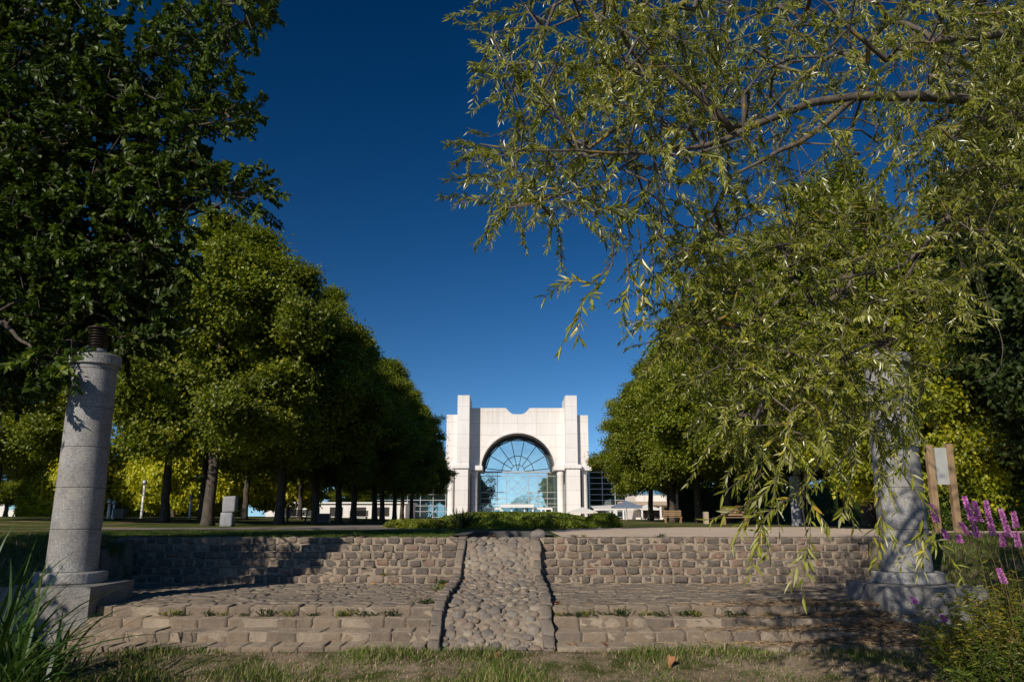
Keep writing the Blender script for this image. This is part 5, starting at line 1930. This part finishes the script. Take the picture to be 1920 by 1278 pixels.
# low white building behind the left grove
y = 138.0
e = empty('low_building', (XU(590, 960, y), y, 0))
ex = e.location[0]
x0, x1 = XU(498, 960, y) - ex, XU(760, 960, y) - ex
MB().box(x0, x1, 0, 14, -0.3, 2.6).build('wall', M['concrete_white'], e)
MB().box(x0 - 0.4, x1 + 0.4, -0.4, 14.4, 2.602, 2.85).build('roof', M['white_paint'], e)
for k in range(5):
    x = x0 + 3 + k * (x1 - x0 - 4) / 5
    MB().box(x, x + 2.2, -0.05, -0.01, 0.5, 2.0).build('window', M['dark'], e)
tag(e, 'long low white building behind the left grove trunks', 'building')
y = 190.0
e = empty('far_building', (XU(0, 940, y), y, 0))
MB().box(-14, 6, 0, 12, -0.3, 5.2).build('wall', M['white_paint'], e)
MB().box(-14.3, 6.3, -0.3, 12.3, 5.202, 5.6).build('roof', M['white_paint'], e)
for k in range(5):
    MB().box(-13 + k * 3.7, -11 + k * 3.7, -0.05, -0.01, 2.0, 3.8).build('window', M['glass_dark'], e)
tag(e, 'white flat-roofed building far off at the left edge', 'building')

# terrace building, awnings and parasols at the right
y = 134.0
e = empty('terrace_building', (XU(1290, 960, y), y, 0))
ex = e.location[0]
x0, x1 = XU(1192, 960, y) - ex, XU(1560, 960, y) - ex
MB().box(x0, x1, 0, 12, -0.3, ZV(928, y)).build('wall', M['concrete'], e)
MB().box(x0 - 3, x1, -3.0, -0.01, ZV(947, y), ZV(940, y)).build('eave', M['tan_wall'], e)
mb = MB()
for k in range(12):
    mb.box(x0 - 2.5 + k * 3.0, x0 - 2.25 + k * 3.0, -2.7, -2.45, -0.3, ZV(947, y) - 0.002)
mb.build('posts', M['white_paint'], e)
for k in range(8):
    MB().box(x0 + 0.8 + k * 3.9, x0 + 4.0 + k * 3.9, -0.06, -0.012, 0.1, 1.9).build('window', M['dark'], e)
tag(e, 'low tan terrace building with white posts behind the right avenue', 'building')


def parasol(u, v0, y, w, mat, label, hrise=0.55):
    x = XU(u, 955, y)
    h = ZV(v0, y)
    e = empty('parasol', (x, y, 0))
    MB().lathe([(0, -0.1), (0.045, -0.1), (0.045, h - 0.05), (0, h - 0.05)], n=8).build('pole', M['steel'], e)
    v = [(0, 0, h)]
    for (sx, sy) in ((-1, -1), (1, -1), (1, 1), (-1, 1)):
        v += [(sx * w / 2, sy * w / 2, h - hrise), (sx * w / 2, sy * w / 2, h - hrise - 0.22)]
    f3 = [(0, 1, 3), (0, 3, 5), (0, 5, 7), (0, 7, 1)]
    mb = MB().add(v, f3)
    mb.f.append(np.array([(1, 2, 4, 3), (3, 4, 6, 5), (5, 6, 8, 7), (7, 8, 2, 1)]))
    mb.smooth.append(np.full(4, False))
    mb.build('canopy', mat, e)
    tag(e, label, 'parasol', 'parasols on the terrace')


parasol(1092, 950, 118, 4.0, M['canvas'], 'white parasol beside the right end of the hedge mound', 0.7)
parasol(1175, 938, 112, 3.8, M['canvas_blue'], 'blue-grey parasol on the terrace', 0.8)
parasol(1213, 945, 116, 3.2, M['canvas'], 'white parasol behind the blue-grey one', 0.6)
# long white awning
y = 122.0
x0, x1 = XU(1110, 955, y), XU(1200, 955, y)
e = empty('awning', ((x0 + x1) / 2, y, 0))
w = (x1 - x0) / 2
h = ZV(944, y)
MB().add([(-w, -2.5, h - 0.75), (w, -2.5, h - 0.65), (w, 2.5, h + 0.05), (-w, 2.5, h - 0.3), (-w, -2.5, h - 1.0), (w, -2.5, h - 0.9)], [(0, 1, 2, 3), (4, 5, 1, 0)]).build('canvas', M['canvas'], e)
for s_ in (-1, -0.33, 0.33, 1):
    MB().box(s_ * (w - 0.15) - 0.07, s_ * (w - 0.15) + 0.07, -2.45, -2.3, -0.1, h - 0.82).build('post', M['white_paint'], e)
tag(e, 'long white awning on posts at the edge of the terrace', 'awning')
o = pbox('white_post', 1150, 1157, 955, 975, 105, 0.5, M['white_paint'], 'square white post at the edge of the right lawn', 'post')
for k, (u, y) in enumerate(((1104, 112), (1222, 104), (1256, 108), (1292, 100))):
    e = empty('picnic_table', (XU(u, 970, y), y, 0), 0.3 * k)
    MB().box(-0.9, 0.9, -0.4, 0.4, 0.70, 0.76).build('table_top', M['brick_red'], e)
    for s_ in (-1, 1):
        MB().box(-0.9, 0.9, s_ * 0.75 - 0.15, s_ * 0.75 + 0.15, 0.42, 0.47).build('bench_plank', M['brick_red'], e)
        MB().bar((s_ * 0.6, -0.7, 0), (s_ * 0.6, -0.2, 0.69), 0.09, 0.05, (1, 0, 0)).build('leg', M['dark'], e)
        MB().bar((s_ * 0.6, 0.7, 0), (s_ * 0.6, 0.2, 0.69), 0.09, 0.05, (1, 0, 0)).build('leg', M['dark'], e)
    tag(e, ['reddish picnic table under the white parasol', 'picnic table under the right avenue, nearest the awning', 'picnic table in front of the terrace building', 'picnic table farthest along the terrace'][k], 'table', 'picnic tables on the terrace')

# clipped hedge behind the notice board
def box_hedge(name, x0, x1, y0, y1, h, n, label, mat='leaf_dark', ls=0.11):
    p = np.stack([x0 + (x1 - x0) * rng.random(n), y0 + (y1 - y0) * rng.random(n), h * rng.random(n)], 1)
    ax = rng.integers(0, 3, n)
    p[ax == 0, 1] = y0 + 0.12 * rng.random((ax == 0).sum())
    p[ax == 1, 2] = h * (0.93 + 0.1 * rng.random((ax == 1).sum()))
    mb = MB().box(x0 + .1, x1 - .1, y0 + .14, y1 - .1, -0.1, h * 0.92, 0.05)
    leaves(mb, p, rand_dir(n), unit(rand_dir(n) * 0.7 + np.array([0, -0.6, 0.6])), ls * (0.6 + 0.7 * rng.random(n)), ls * 0.6, OVATE)
    o = mb.build(name, M[mat])
    tag(o, label, 'hedge')


box_hedge('hedge', 13.5, 30, 28.5, 30, 1.35, 30000, 'dark clipped hedge behind the notice board')
box_hedge('hedge', 30, 72, 46, 48, 2.6, 26000, 'dark tall hedge closing the right grove')
box_hedge('hedge', 20, 46, 98, 100, 4.2, 26000, 'tall hedge in shade beyond the far end of the right grove')
box_hedge('hedge', -66, -36, 108, 110.5, 2.9, 30000, 'long sunlit yellow-green hedge beyond the trunks of the left grove', 'leaf_yellow', 0.34)
mound('shrub', -10.8, 9.9, 1.15, 1.15, 3.1, 9000, 0.13, M['leaf_dark'], 'unseen dark shrub added left of the reeds to shade the column plinth', 'shrub', -1.0)  # added out of view so that its shadow falls on the left plinth
